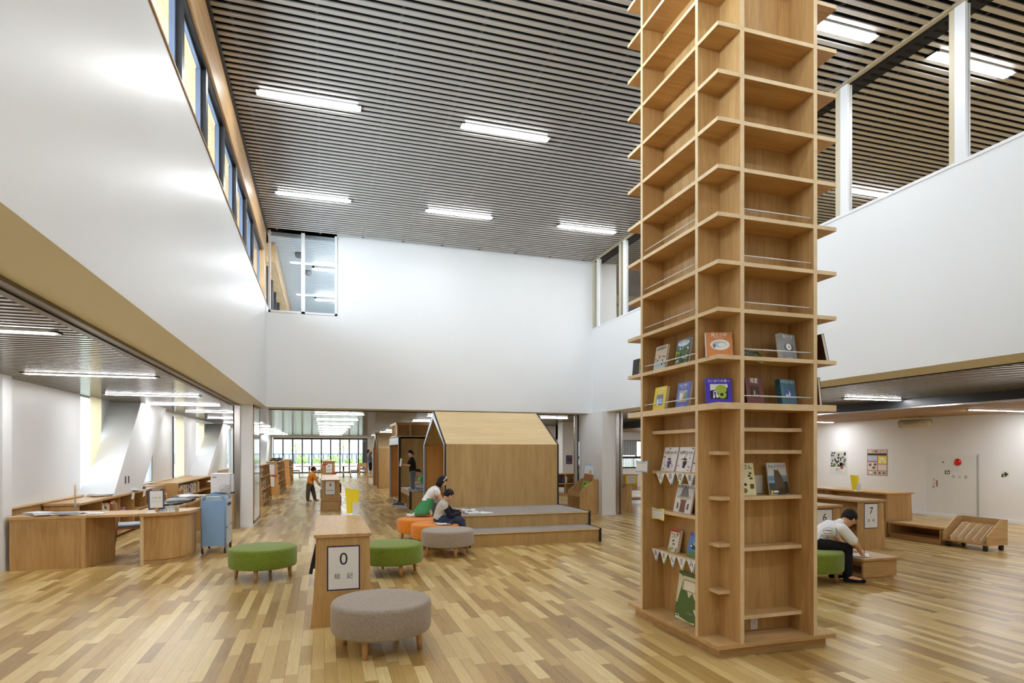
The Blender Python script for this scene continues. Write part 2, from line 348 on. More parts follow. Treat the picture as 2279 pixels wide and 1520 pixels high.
# ---- right indoor windows on the upper floor
for i, (y0, y1) in enumerate(((14.20, 14.58), (12.76, 13.10), (10.6, 10.94), (8.55, 8.89), (6.45, 6.66), (4.88, 5.07), (2.6, 2.85))):
    m = B(XR-.01, y0, 4.83, XR+.07, y0+.12, ZC); m.box(XR+.0, y1-.1, 4.83, XR+.09, y1, ZC, 1); m.box(XR+.07, y0+.1, 4.83, XR+.10, y1-.06, ZC, 2)
    w = struct('window_%d' % (i+2), m, [ALU, TANF, GREYF], 'white post of the indoor window over the right wall')
    if i < 6:
        yy = (12.76, 10.6, 8.55, 6.45, 4.88, 2.6)[i]+.1
        struct('pane', B(XR+.03, yy, 4.83, XR+.036, y0, ZC), GLASSG, parent=w)
struct('wall_upper_right', B(7.0, 17.4, 4.5, 12.4, 17.5, 6.9), colm(196, 178, 146, .7), 'tan end wall of the upper right room')
struct('wall_upper_right_side', B(12.4, -5, 4.4, 12.5, 17.5, 6.9), colm(196, 184, 160, .7), 'tan side wall of the upper right room')
struct('floor_upper_right', B(7.0, -5, 4.3, 12.4, 17.5, 4.4), FLOOR)
def curtain(x0, x1, y, z0, z1, amp=.04, n=40, folds=7, pinch=None, ax='x'):
    vs = []; fs = []; rows = 16
    for j in range(rows+1):
        t = j/rows; z = z1+(z0-z1)*t
        k = 1
        if pinch: k = 1-.55*math.exp(-((t-pinch)/.22)**2)
        for i in range(n+1):
            s = i/n; p = x0+(x1-x0)*s*k; q = y+amp*sin(s*folds*2*pi)*(.6+.4*k)+.01*sin(s*31)
            vs.append((p, q, z) if ax == 'x' else (q, p, z))
    for j in range(rows):
        for i in range(n): a = j*(n+1)+i; fs.append((a, a+1, a+n+2, a+n+1))
    return MB().add(vs, fs, 0, True)
m = B(8.35, 17.33, 4.9, 9.6, 17.4, 6.3)
struct('window_9', m, mat('dusk_window', srgb(120, 118, 114), .2), 'grey window behind the upper floor curtain')
o = curtain(8.45, 8.98, 17.28, 4.6, 6.2, pinch=.72).build('curtain', CURT); tag(o, 'cream curtain tied back behind the upper indoor window', 'curtain')
# ---- back-left upper window and the bright room behind it
m = MB(); x0, x1, z0 = XL+.04, .285, 4.74
m.box(x0, YB-.02, z0, x1, YB+.08, z0+.045); m.box(x0, YB-.02, z0, x0+.05, YB+.08, ZC); m.box(x1-.05, YB-.02, z0, x1, YB+.08, ZC); m.box(-.50, YB-.02, z0, -.42, YB+.08, ZC)
w = struct('window_10', m, ALU, 'white framed window high in the back wall corner')
struct('pane', B(x0+.05, YB+.03, z0+.04, x1-.05, YB+.036, ZC), glass_mat('window_tint', (.93, .95, .96)), parent=w)
pale = mat('pale_ceiling', srgb(200, 206, 210), .45, spec=.4)
mb = MB()
for i in range(94): mb.box(-1.2, 14.82+i*.125, 6.52, 6.5, 14.82+i*.125+.1, 6.56)
mb.box(-1.24, 14.81, 6.57, 6.6, 26.6, 6.62, 1)
struct('ceiling', mb, [pale, pale], 'pale ceiling of the upper back room')
struct('wall_upper_back', B(-1.6, 26.6, 4.4, 6.6, 26.7, 6.7), WHITE); struct('floor_upper_back', B(-1.6, 15.25, 4.3, 6.6, 26.6, 4.4), pale)
m = B(-1.34, 15.25, 6.05, -1.10, 26.6, 6.5); struct('trim_14', m, LAM, 'laminated beam in the upper back room')
m = MB()
for i in range(9): m.box(-1.36, 15.6+i*1.25, 4.93, -1.28, 15.72+i*1.25, 6.05)
struct('window_11', m, BLACK, 'dark window posts in the upper back room')
area('upper_back_fill', (6.4, 21, 5.5), 1.6, 9, 22, (.92, .97, 1), (0, R(90), 0))  # added fill light to brighten the upper back room, no window here
# ---- clerestory over the left wall
m = B(XL-.32, -5, 5.98, XL+.0, 14.15, 6.52); m.box(XL-.32, 14.12, 4.955, XL, 14.58, 6.52, 1)
struct('trim_15', m, [LAM, LAMV], 'laminated timber beam above the clerestory')
struct('trim_16', B(XL-.02, -5, 6.52, XL+.03, 14.58, 6.60), BLACK, 'black shadow gap between beam and ceiling')
ys = [-3.2, -1.55, .1, 1.75, 3.4, 4.95, 6.40, 7.68, 8.92, 10.20, 11.45, 12.70, 14.0]
ys = [-3.36, -1.76, -.16, 1.44, 3.04, 4.70, 6.38, 7.60, 8.85, 10.05, 11.28, 12.40, 14.08]
for i in range(len(ys)-1):
    a, b = ys[i], ys[i+1]
    m = MB(); xo = XL-.14
    m.box(xo, a-.02, 4.955, xo+.1, a+.09, 5.98); m.box(xo, a+.09, 5.945, xo+.1, b-.02, 5.98); m.box(xo, a+.09, 4.955, xo+.08, b-.02, 5.0)
    m.box(xo+.02, a+.09, 5.90, xo+.05, b-.02, 5.945, 1); m.box(xo+.0, b-.07, 5.0, xo+.05, b-.02, 5.9, 1); m.box(xo+.0, a+.09, 5.0, xo+.05, a+.13, 5.9, 1)
    w = struct('window_%d' % (12+i), m, [BLACK, SLATE], 'black framed clerestory window, %s from the back wall' % ORD[len(ys)-2-i])
    struct('pane', B(xo+.02, a+.13, 5.0, xo+.026, b-.07, 5.9), GLASS, parent=w)
m = B(-1.76, -6, 6.12, -1.40, 30, 6.16); struct('roof', m, LAM, 'timber eaves soffit outside the clerestory')
mb = B(-2.5, -6, 6.10, -1.76, 30, 6.15)  # added panel, stands in for the blue reflection in the clerestory glass
struct('roof', mb, SLATE, 'slate blue panel added outside the clerestory to tint its panes blue')
# ---- office outer wall with slanted braces
WX = -4.2
m = MB(); segs = [(-5, 12.72), (13.7, 16.5), (17.55, 19.66), (20.98, 23.0), (24.25, 30), (31.0, 46.5)]
for a, b in segs: m.box(WX-.10, a, 0, WX, b, 3.1)
for a, b in ((12.72, 13.7), (16.5, 17.55), (19.66, 20.98), (23, 24.25), (30, 31)): m.box(WX-.10, a, 0, WX, b, .80); m.box(WX-.10, a, 2.66, WX, b, 3.1)
struct('wall_office', m, WHITE, 'white outer wall of the office')
struct('wall_office_end', B(-4.4, 9.6, 0, -4.05, 9.85, 2.62), WHITE, 'short white return wall beside the counter')
struct('baseboard_office', B(-4.2, -5, 0, -4.185, 9.6, .06), ALU)
for i, (a, b) in enumerate(((12.72, 13.7), (16.5, 17.55), (19.66, 20.98), (23, 24.25), (30, 31))):
    m = MB(); m.box(WX-.08, a, .80, WX-.02, a+.05, 2.66); m.box(WX-.08, b-.05, .8, WX-.02, b, 2.66); m.box(WX-.08, a, .8, WX-.02, b, .84); m.box(WX-.08, a, 2.6, WX-.02, b, 2.66)
    if i == 2: m.box(WX-.05, a, .82, WX+.02, a+.10, 2.62, 1)
    w = struct('window_%d' % (30+i), m, [GREYF, BLACK], 'tall slot window in the office wall'); struct('pane', B(WX-.055, a+.05, .84, WX-.05, b-.05, 2.6), GLASS, parent=w)
for i, (a, b, ex) in enumerate(((13.10, 13.62, 0), (19.9, 20.95, 0), (23.3, 24.2, 0))):
    o = curtain(a, b, WX+.04, .86, 2.62, amp=.03, folds=5, pinch=.72 if i == 0 else None, ax='y').build('curtain', CURT)
    tag(o, ['cream curtain gathered beside the white printed bag', 'cream curtain beside the black window post in the office', 'cream curtain in the office nearest the second slanted brace'][i], 'curtain')
for i, ys_ in enumerate(((12.60, 14.40, 14.37, 16.45), (21.8, 23.6, 25.0, 26.95))):
    m = MB(); p = [(ys_[0], .78), (ys_[1], .78), (ys_[3], 2.64), (ys_[2], 2.64)]
    m.prism(p, 'x', WX, -3.65)
    struct('wall_brace', m, WHITE, ('nearer', 'farther')[i]+' white slanted brace against the office windows')
    if i == 0:
        for k in (0, .2):
            o = MB().box(-3.66, 13.27+k, .98, -3.644, 13.33+k, 1.12); o = o.build('access_slot', BLACK); o['kind'] = 'structure'
# panelled dado with ledge along the office wall
m = B(WX, 9.85, 0, WX+.05, 30, .80); m.box(WX, 9.85, .80, WX+.09, 30, .825, 1)
for y in (11.1, 12.3): m.box(WX+.05, y, .05, WX+.053, y+.006, .8, 2)
struct('trim_17', m, [BIRCH, EDGE, BLACKE], 'wooden dado and ledge along the office wall')
# ---- right wing
RX = 14.6
struct('wall_right_wing', B(RX, -5, 0, RX+.1, 24.5, 2.8), GREYWALL, 'grey white end wall of the right wing')
struct('baseboard_wing', B(RX-.015, -5, 0, RX, 24.5, .07), ALU)
m = B(5.6, 24.5, 0, 8.0, 24.6, 2.8); m.box(8.0, 24.5, 0, 11.4, 24.6, 1.0); m.box(8, 24.5, 2.1, RX, 24.6, 2.8); m.box(9.6, 24.5, 0, 10.6, 24.6, 2.8); m.box(11.4, 24.5, 0, RX, 24.6, .85)
struct('wall_far_right', m, GREYWALL, 'far wall of the right wing with windows')
struct('wall_far_side', B(5.6, 24.6, 0, 5.7, 46.6, 2.8), WHITE)
for i, (a, b, z0) in enumerate(((8.0, 9.6, 1.0), (10.6, 12.4, .85), (12.4, 14.6, .85))):
    m = MB(); m.box(a, 24.46, z0, a+.07, 24.55, 2.1); m.box(b-.07, 24.46, z0, b, 24.55, 2.1); m.box(a, 24.46, 2.04, b, 24.55, 2.1); m.box(a, 24.46, z0, b, 24.55, z0+.05); m.box(a, 24.46, 1.27, b, 24.55, 1.38); m.box((a+b)/2-.02, 24.47, 1.38, (a+b)/2+.02, 24.54, 2.04)
    w = struct('window_%d' % (40+i), m, BLACK, 'black framed window in the far right wall'); struct('pane', B(a+.05, 24.5, z0+.04, b-.05, 24.505, 2.05), GLASS, parent=w)
m = MB()
for i in range(60): m.box(10.4+i*.085, 25.3, .6, 10.4+i*.085+.035, 25.34, 1.3)
m.box(10.4, 25.28, 1.28, 15.6, 25.36, 1.33); m.box(10.4, 25.28, .58, 15.6, 25.36, .64)
for x in (10.4, 12.1, 13.8, 15.5): m.box(x, 25.28, -.03, x+.08, 25.36, 1.3)
o = m.build('balcony_railing', ALU); tag(o, 'white slatted railing outside the far right window', 'railing')
for i, (a, b) in enumerate(((10.7, 11.3), (11.7, 12.3), (12.7, 13.5))):
    o = curtain(a, b, 24.42, 1.42, 2.08, amp=.04, folds=6).build('curtain', mat('grey_curtain', srgb(176, 184, 192), .8)); tag(o, 'sheer grey curtain behind the far window, %s from the left' % ORD[i], 'curtain')
m = B(8.75, 21.6, 0, 9.35, 22.1, 2.72); struct('wall_column', m, WHITE, 'white column in the far right wing')
# ---- far glazed doors and the side wall beside them
YD = 46.5
m = B(-6, YD, 2.58, 5.6, YD+.1, 2.8); m.box(-6, YD, 0, -3.55, YD+.1, 2.6); m.box(3.1, YD, 0, 5.6, YD+.1, 2.6); m.box(-4.2, YD-.16, 2.64, 5.6, YD, 2.72)
struct('wall_far', m, WHITE, 'white far wall around the folding glass doors')
w0 = 6.6/10
for i in range(10):
    a = -3.5+i*w0; m = MB(); t = .045
    m.box(a, YD, 0, a+t, YD+.08, 2.58); m.box(a+w0-t, YD, 0, a+w0, YD+.08, 2.58); m.box(a+t, YD, 2.46, a+w0-t, YD+.08, 2.58); m.box(a+t, YD, 0, a+w0-t, YD+.08, .10)
    d = struct('door_%d' % (i+1), m, BLACK, 'black framed folding glass door, %s from the left' % ORD[i])
    struct('pane', B(a+t, YD+.03, .1, a+w0-t, YD+.036, 2.46), GLASS, parent=d)
    if i % 2: struct('handle', B(a+.01, YD-.05, 1.0, a+.05, YD, 1.3), CHROME, parent=d)
struct('wall_far_dark_panel', B(2.75, YD+.3, .15, 3.1, YD+.35, 2.5), colm(70, 66, 64), 'dark slatted panel outside the last door')
m = MB(); p = [(13.9, 0)]
m.prism([(39.5, 0), (41.5, 0), (44.5, 2.72), (42.5, 2.72)], 'x', -4.2, -3.5); struct('wall_brace', m, WHITE, 'white slanted brace beside the far glass doors')
# ---- unseen roof slabs added over the building to block sky leaks
m = B(-1.6, -5.2, 6.95, 12.6, 26.8, 7.05); m.box(-1.62, -5.2, 6.5, -1.56, 26.8, 7.05); m.box(-1.6, -5.2, 6.5, 12.6, -5.1, 7.05); m.box(12.5, -5.2, 6.5, 12.6, 26.8, 7.05); m.box(6.6, 17.5, 6.3, 12.6, 17.6, 7.05); m.box(6.6, 15.25, 4.4, 6.75, 26.8, 7.05)
struct('roof', m, DARK, 'unseen dark deck added above the ceilings against sky leaks')
m = B(-4.4, -5.2, 3.1, -1.7, 46.8, 3.16); m.box(-1.7, 26.7, 3.1, 15, 46.8, 3.16); m.box(7.2, -5.2, 3.1, 15, 26.7, 3.16); m.box(-4.4, 46.5, 2.7, 15, 46.62, 3.16); m.box(14.6, -5.2, 2.7, 14.7, 46.7, 3.16); m.box(5.7, 24.5, 2.7, 15, 24.62, 3.16)
struct('roof', m, DARK, 'unseen dark deck added above the low wings against sky leaks')
# ---- outdoors
struct('terrace', B(-20, 46.6, -.15, 24, 64, -.03), colm(206, 200, 190), 'pale paved terrace outside')
struct('terrace', B(5.7, 24.62, -.15, 18, 40, -.03), colm(206, 200, 190), 'paved strip outside the right wing')
struct('ground', B(-40, -10, -.3, -4.4, 46, -.12), colm(170, 176, 160), 'ground outside the office windows')
struct('ground', B(-60, 64, -.3, 60, 110, -.12), colm(150, 170, 130), 'garden ground outside')
m = MB()
for i in range(70): m.box(-14+i*.42, 58, 0, -14+i*.42+.14, 58.06, 1.35)
m.box(-14, 57.98, .3, 15.4, 58.08, .42); m.box(-14, 57.98, 1.3, 15.4, 58.08, 1.42)
o = m.build('garden_fence', colm(110, 122, 140)); tag(o, 'grey slatted garden fence beyond the terrace', 'fence')
o = B(-14, 55.8, -.05, 15, 56.4, .52).build('garden_wall', colm(190, 190, 186)); tag(o, 'low pale garden wall at the edge of the terrace', 'wall')
struct('building_wall', B(-40, 76, -.2, 40, 77, 9), colm(226, 226, 224), 'pale building across the garden')
leafm = [colm(168, 196, 120, .7), colm(196, 214, 140, .7), colm(150, 180, 120, .7)]
for i, (x, y, h, r) in enumerate(((-4.6, 57.2, 1.3, .62), (-3.3, 57.2, 1.05, .55), (-1.9, 57.2, 1.35, .6), (-.6, 57.2, 1.1, .55), (.8, 57.2, 1.3, .62), (2.15, 57.2, 1.0, .52), (3.5, 57.2, 1.35, .65), (5, 57.2, 1.2, .6), (-6, 57.2, 1.2, .6), (1.7, 60, 3.4, .8), (-2.6, 60.5, 3.0, .7), (4.6, 61, 3.6, .8))):
    rt = thing('garden_shrub' if i < 9 else 'garden_tree', ('leafy garden shrub behind the glass doors, %s from the left' % ORD[(1, 2, 3, 4, 5, 6, 7, 8, 0)[i]]) if i < 9 else 'slender garden tree beyond the fence, %s from the left' % ORD[(1, 0, 2)[i-9]], 'shrub' if i < 9 else 'tree', (x, y, -.1), 'plants outside the glass doors')
    m = MB(); rr = random.Random(i)
    for k in range(320 if i < 9 else 110):
        u, v, q = rr.uniform(-1, 1), rr.uniform(0, 2*pi), rr.random()**.4
        s = math.sqrt(1-u*u); c = Vector((x+r*q*s*cos(v), y+r*q*s*sin(v), (h*.55 if i < 9 else h*.72)+(h*.42 if i < 9 else h*.3)*q*u))
        d = Vector((rr.uniform(-1, 1), rr.uniform(-1, 1), rr.uniform(-.6, 1))).normalized()*.11; e = d.cross(Vector((rr.uniform(-1, 1), 1, .3))).normalized()*.05
        m.add([c-d, c+e, c+d, c-e], [(0, 1, 2, 3)], rr.choice((0, 1, 2)))
    m.build('foliage', leafm, rt)
    m = MB(); m.tube([(x, y, -.1), (x+.05, y, h*.5), (x, y+.05, h*.85)], [.05, .035, .015], 7); m.build('stem', colm(96, 78, 58), rt)
# ---- walls behind the camera
struct('wall_rear', B(XL, -5.1, 0, XR, -5, 7), WHITE)
struct('wall_office_rear', B(-4.5, -5.1, 0, XL, -5, 7), WHITE); struct('wall_wing_rear', B(XR, -5.1, 0, RX, -5, 7), GREYWALL)
# ================================================================ STRIP LIGHTS
def strip(x0, x1, y, z, label, group, dif=LAMP, w=.11, dr=.03):
    t = thing('strip_light', label, 'ceiling light', ((x0+x1)/2, y, z), group)
    m = B(x0-.05, y-w/2-.02, z-.005, x1+.05, y+w/2+.02, z+.05); m.box(x0-.05, y-w/2-.02, z-dr*.4, x0, y+w/2+.02, z+.05); m.box(x1, y-w/2-.02, z-dr*.4, x1+.05, y+w/2+.02, z+.05)
    m.build('housing', ALU, t)
    MB().prism([(y-w/2, z-.004), (y-w/2+.015, z-dr), (y-.012, z-dr), (y-.006, z-.004)], 'x', x0, x1).build('diffuser', dif, t)
    MB().prism([(y+.006, z-.004), (y+.012, z-dr), (y+w/2-.015, z-dr), (y+w/2, z-.004)], 'x', x0, x1).build('diffuser', dif, t)
    return t
RN = ['beside the clerestory', 'in the middle', 'beside the indoor windows']
for j, y in enumerate((-1.1, 2.28, 5.66, 9.02, 12.40)):
    for i, (a, b) in enumerate(((-.85, .46), (2.04, 3.37), (4.95, 6.28))):
        strip(a, b, y, ZC-.01, 'strip light on the hall ceiling, %s row from the back wall, %s' % (ORD[4-j], RN[i]), 'strip lights on the hall ceiling')
for j, y in enumerate((3.0, 6.12, 9.38, 12.39, 15.3-.55)):
    strip(-3.7, -2.22, y, 2.615, 'long strip light on the office ceiling, %s along from the far end' % ORD[4-j], 'strip lights on the office ceiling', LAMPO, .09, .012)
for j in range(8):
    y = 18.87+j*3.35
    for i, (a, b) in enumerate(((-3.7, -2.3), (-.26, 1.15), (3.1, 4.5), (6.4, 7.8))):
        if i == 3 and j > 1: continue
        strip(a, b, y, 2.71, 'far reading room strip light, %s row beyond the back wall, %s from left' % (ORD[j], ORD[i]), 'strip lights in the far reading room', LAMPL, .09, .010)
for j, y in enumerate((2.4, 5.9, 9.3, 12.7)):
    strip(9.7, 11.05, y, 2.63, 'strip light on the grey right wing ceiling, %s along from the far end' % ORD[3-j], 'strip lights in the right wing', LAMPL, .09, .012)
for j, y in enumerate((4.2, 9.0, 14.1, 18.5, 21.8)):
    strip(12.6, 14.2, y, 2.45, 'strip light on the wooden ceiling, %s along from the far end' % ORD[4-j], 'strip lights on the wooden ceiling', LAMPL, .09, .012)
for j, y in enumerate((-1.1, 2.28, 5.67, 9.02, 12.40)):  # rows beyond the seen lamps are added to brighten this room
    for i, (a, b) in enumerate(((7.3, 8.6), (9.35, 10.65))):
        strip(a, b, y+.04*i, ZC-.01, 'strip light behind the right indoor windows, %s row from the back, %s' % (ORD[4-j], ('inner', 'outer')[i]), 'strip lights in the upper right room', LAMPL, .12)
for j, y in enumerate((16.9, 20.3)):
    strip(-.25, 3.2, y, 6.46, 'strip light behind the corner window, %s' % ('upper one', 'lower one')[j], 'strip lights in the upper back room', LAMPL, .12)
for j, (x, y) in enumerate(((-.60, 15.9), (-.42, 17.4))):
    t = thing('ceiling_speaker', 'small grey fitting on the pale ceiling behind the corner window, %s' % ('nearer', 'farther')[j], 'fitting', (x, y, 6.5))
    MB().lathe([(.09, 6.52), (.09, 6.44), (.05, 6.40)], (x, y, 0), 16).build('housing', colm(120, 122, 124), t)
# hanging cylinder sign in the right wing
t = thing('hanging_sign', 'pale cylinder sign hanging from the wooden ceiling in the right wing', 'sign', (14.1, 11.45, 2.2))
Mx = Matrix.Rotation(pi/2, 4, 'X')
m = MB(); m.tube([(14.1, 11.8, 2.30), (14.1, 11.05, 2.30)], .10, 24); m.build('drum', colm(190, 180, 150), t)
m = MB(); m.tube([(14.1, 11.81, 2.30), (14.1, 11.80, 2.30)], .102, 24); m.build('end_cap', colm(92, 82, 66), t)
m = MB(); F0 = frame((14.0, 11.42, 2.31), -pi/2); m.text(F0, '[ 図書カウンター ]', .07, 0, 0); m.build('lettering', colm(120, 110, 90), t)
for y in (11.6, 11.3): MB().tube([(14.1, y, 2.4), (14.1, y, 2.47)], .004, 6).build('hanger', CHROME, t)

# ================================================================ SHELF TOWER
X0, Y0, X1, Y1 = 2.865, 3.933, 4.0, 5.363
cx0, cx1, cy0, cy1 = X0+.205, X1-.195, Y0+.259, Y1-.255       # core faces
tw = thing('shelf_tower', 'tall birch shelf tower wrapped around the column, standing free in the hall', 'bookshelf', (X0, Y0, 0))
B(X0+.055, Y0+.055, 0, X1-.055, Y1-.055, .08).build('plinth', BIRCHX, tw)
B(X0, Y0, .08, X1, Y1, .112).build('base_board', BIRCHX, tw, bevel=.002)
B(cx0+.02, cy0+.02, .112, cx1-.02, cy1-.02, ZC+.2).build('back_panel', BIRCH, tw)
ut = .034
for (a, b, c, d) in ((X0, cy0, cx0+.02, cy0+ut), (X0, cy1-ut, cx0+.02, cy1), (cx1-.02, cy0, X1, cy0+ut), (cx1-.02, cy1-ut, X1, cy1),
                     (cx0, Y0, cx0+ut, cy0+.02), (cx1-ut, Y0, cx1, cy0+.02), (cx0, cy1-.02, cx0+ut, Y1), (cx1-ut, cy1-.02, cx1, Y1)):
    vert = abs(d-b) < .05
    m = MB().box(a, b, .112, c, d, ZC+.2, 0)
    if vert:
        e = (a, a+.0015) if a == X0 else (c-.0015, c); m.box(e[0]-.0008, b-.0004, .112, e[1]+.0008, d+.0004, ZC+.2, 1)
    else:
        e = (b, b+.0015) if b == Y0 else (d-.0015, d); m.box(a-.0004, e[0]-.0008, .112, c+.0004, e[1]+.0008, ZC+.2, 1)
    m.build('upright', [BIRCH, EDGE], tw)
LV = [1.976+.3635*k for k in range(13)]
SM = [BIRCHX, EDGE]
def shelf(x0, y0, x1, y1, z, t, name='shelf', eps=.0015):
    m = MB().box(x0, y0, z-t, x1, y1, z)
    if x0 <= X0+.2 and y1-y0 > .05: m.box(x0-eps, y0, z-t, x0, y1, z, 1)
    if y0 <= Y0+.2: m.box(x0, y0-eps, z-t, x1, y0, z, 1)
    if x1 >= X1-.2: m.box(x1, y0, z-t, x1+eps, y1, z, 1)
    m.build(name, SM, tw)
for k, z in enumerate(LV):
    t = .05 if k == 0 else .031; e = .003
    shelf(X0+e, cy0+ut, cx0+.02, cy1-ut, z, t)
    if k != 9: shelf(cx0+ut, Y0+e, cx1-ut, cy0+.02, z, t)
    shelf(X0, Y0, cx0, cy0, z, t); shelf(X0, cy1, cx0, Y1, z, t); shelf(cx1, Y0, X1, cy0, z, t)
    m = MB().box(cx1-.02, cy0+ut, z-t, X1-e, cy1-ut, z); m.box(cx0+ut, cy1-.02, z-t, cx1-ut, Y1-e, z); m.box(cx1, cy1, z-t, X1, Y1, z)
    m.build('rear_shelf', SM, tw)
lx, ly = X0+.105, Y0+.13
for z in (1.79, 1.42, 1.058, .69): shelf(lx, cy0+ut, cx0+.02, cy1-ut, z, .03)
for z in (1.79, 1.61, 1.24, .83, .285): shelf(cx0+ut, ly, cx1-ut, cy0+.02, z, .03)
for z in (1.60, 1.24, .87, .50): shelf(lx, ly, cx0, cy0, z, .028); shelf(lx, cy1, cx0, Y1-.13, z, .028); shelf(cx1, ly, X1-.1, cy0, z, .028)
for k in range(5):
    z = LV[k]+.058
    MB().tube([(X0+.022, cy0+ut, z), (X0+.022, cy1-ut, z)], .005, 8).build('rail', ALU, tw)
    MB().tube([(cx0+ut, Y0+.022, z), (cx1-ut, Y0+.022, z)], .005, 8).build('rail', ALU, tw)
t = thing('socket_plate', 'white socket plate at the bottom of the shelf tower', 'socket', (3.418, cy0+.019, .12)); B(3.383, cy0+.012, .12, 3.452, cy0+.02, .25).build('plate', PAPER, t); B(3.405, cy0+.009, .16, 3.43, cy0+.012, .21).build('socket', colm(225, 225, 222), t)
t = thing('switch_plate', 'pale grey cover plate behind the cream and owl books', 'cover plate', (3.45, cy0+.019, 1.26)); B(3.36, cy0+.012, 1.25, 3.50, cy0+.02, 1.40).build('plate', colm(226, 224, 216), t)

# ================================================================ BOOKS ON THE TOWER
def book(label, o, w, h, t, yaw, lean, cover, deco, spine=None, group='picture books facing out on the shelf tower', roll=0):
    F = frame(Vector(o), yaw, lean, roll); rt = thing('book', label, 'book', tuple(o), group)
    m = MB(); G = F @ Matrix.Translation((0, t/2, h/2))
    m.obox(F @ Matrix.Translation((0, .0012, h/2)), w, .0024, h); m.obox(F @ Matrix.Translation((0, t-.0012, h/2)), w, .0024, h); m.obox(F @ Matrix.Translation((-w/2+.001, t/2, h/2)), .002, t, h, 1)
    cv = m.build('cover', [cover, spine or cover], rt)
    MB().obox(F @ Matrix.Translation((.002, t/2, h/2)), w-.008, t-.005, h-.008).build('pages', colm(236, 230, 214), rt)
    if deco:
        m = MB(); ms = deco(m, F, w, h)
        m.build('cover_print', ms, cv)
    return rt
def title(txt, x, z, size, mi=0, **k): return lambda m, F, w, h: m.text(F, txt, size, x*w, z*h, mi, .0012, **k)
def deco_generic(txt, tcol, pcol, shapes, tz=.88, ts=.12, sub=True, picz=(.18, .68), picw=.36, dy=-.0003):
    # a title, a line under it, a picture panel with plain shapes
    def f(m, F, w, h):
        cols = [tcol, pcol]+[s[0] for s in shapes]
        m.text(F, txt, w*ts*1.2, 0, h*tz, 0, .0012, bold=.01)
        if sub:
            for k in range(9): m.rect(F, -w*.22+k*w*.05, h*(tz-.105), -w*.22+k*w*.05+w*.034, h*(tz-.09), 0, .0010)
            for k in range(7): m.rect(F, -w*.16+k*w*.05, h*.07, -w*.16+k*w*.05+w*.03, h*.085, 0, .0010)
        if pcol is not None: m.rect(F, -w*picw, h*picz[0], w*picw, h*picz[1], 1, .0009)
        for i, s in enumerate(shapes):
            t = .0012+.0003*i
            if s[1] == 'd': m.disc(F, s[2]*w, s[3]*h, s[4]*w, s[5]*h, i+2, t)
            elif s[1] == 'r': m.rect(F, (s[2]-s[4])*w, (s[3]-s[5])*h, (s[2]+s[4])*w, (s[3]+s[5])*h, i+2, t)
            else: m.poly(F, [(p[0]*w, p[1]*h) for p in s[2]], i+2, t)
        return [c or INK for c in cols]
    return f
D = deco_generic
YL = -pi/2   # covers that face left (the left bay of the tower)
w_, k_ = colm(240, 240, 236), INK
def sc(col, n, seed, x0=-.42, x1=.42, z0=.05, z1=.6, r=.03):
    q = random.Random(seed); return [(q.choice(col), 'd', q.uniform(x0, x1), q.uniform(z0, z1), r*q.uniform(.5, 1.3), r*q.uniform(.5, 1.3)*.8) for _ in range(n)]
z1, z0 = LV[1]+.001, LV[0]+.001
A = cx0-.08
book('beige picture book with drawn plants, upper left bay of the shelf tower', (2.905, 4.85, z1), .20, .225, .022, YL, R(9), colm(206, 190, 170), D('人形の旅立ち', k_, colm(190, 216, 224), [(colm(206, 190, 170), 'r', 0, .48, .44, .14)]+sc([colm(90, 92, 60), w_, colm(150, 160, 130), colm(190, 140, 110)], 26, 2, z0=.2, z1=.62), ts=.11, sub=False, picz=(.03, .62), picw=.47))
book('green garden picture book with pale blue oval, upper left bay of the shelf tower', (2.905, 4.495, z1), .205, .225, .022, YL, R(9), colm(92, 112, 128), D('秘密の花園', colm(206, 40, 60), colm(70, 100, 60), [(colm(206, 226, 236), 'd', 0, .83, .42, .12)]+sc([colm(150, 170, 70), colm(210, 210, 90), w_, colm(120, 130, 150), colm(60, 90, 50)], 34, 3, z0=.05, z1=.64, r=.05), ts=.1, sub=False, picz=(.03, .66), picw=.49))
book('yellow cover book with blue picture, lower left bay of the shelf tower', (2.905, 4.862, z0), .205, .215, .03, YL, R(9), colm(238, 214, 74), D('こわれた腕環', w_, colm(96, 150, 206), [(colm(206, 90, 50), 'd', .05, .5, .14, .08), (w_, 'p', [(-.2, .2), (-.05, .2), (-.1, .5), (-.22, .45)]), (colm(160, 204, 236), 'd', .08, .38, .14, .12)], picz=(.2, .66), picw=.28, ts=.1))
book('periwinkle blue book with grey and orange picture, lower left bay of the shelf tower', (2.905, 4.49, z0), .19, .215, .03, YL, R(9), colm(104, 122, 204), D('影との戦い', w_, colm(180, 184, 180), [(colm(236, 150, 60), 'p', [(.02, .22), (.2, .22), (.16, .48), (.06, .46)]), (colm(96, 160, 130), 'p', [(.1, .3), (.3, .3), (.3, .6), (.18, .55)]), (w_, 'd', -.12, .45, .12, .14)], picz=(.2, .68), picw=.32, ts=.1))
book('orange book with white oval picture, on the corner shelf of the tower', (2.945, 4.015, z1), .205, .195, .03, R(-19), R(9), colm(214, 138, 78), D('馬と少年', w_, None, [(w_, 'd', .02, .48, .37, .22), (colm(190, 206, 214), 'd', .0, .5, .26, .13), (colm(120, 130, 140), 'd', -.2, .44, .05, .09), (w_, 'd', .08, .48, .14, .08)], ts=.13), spine=colm(236, 226, 214))
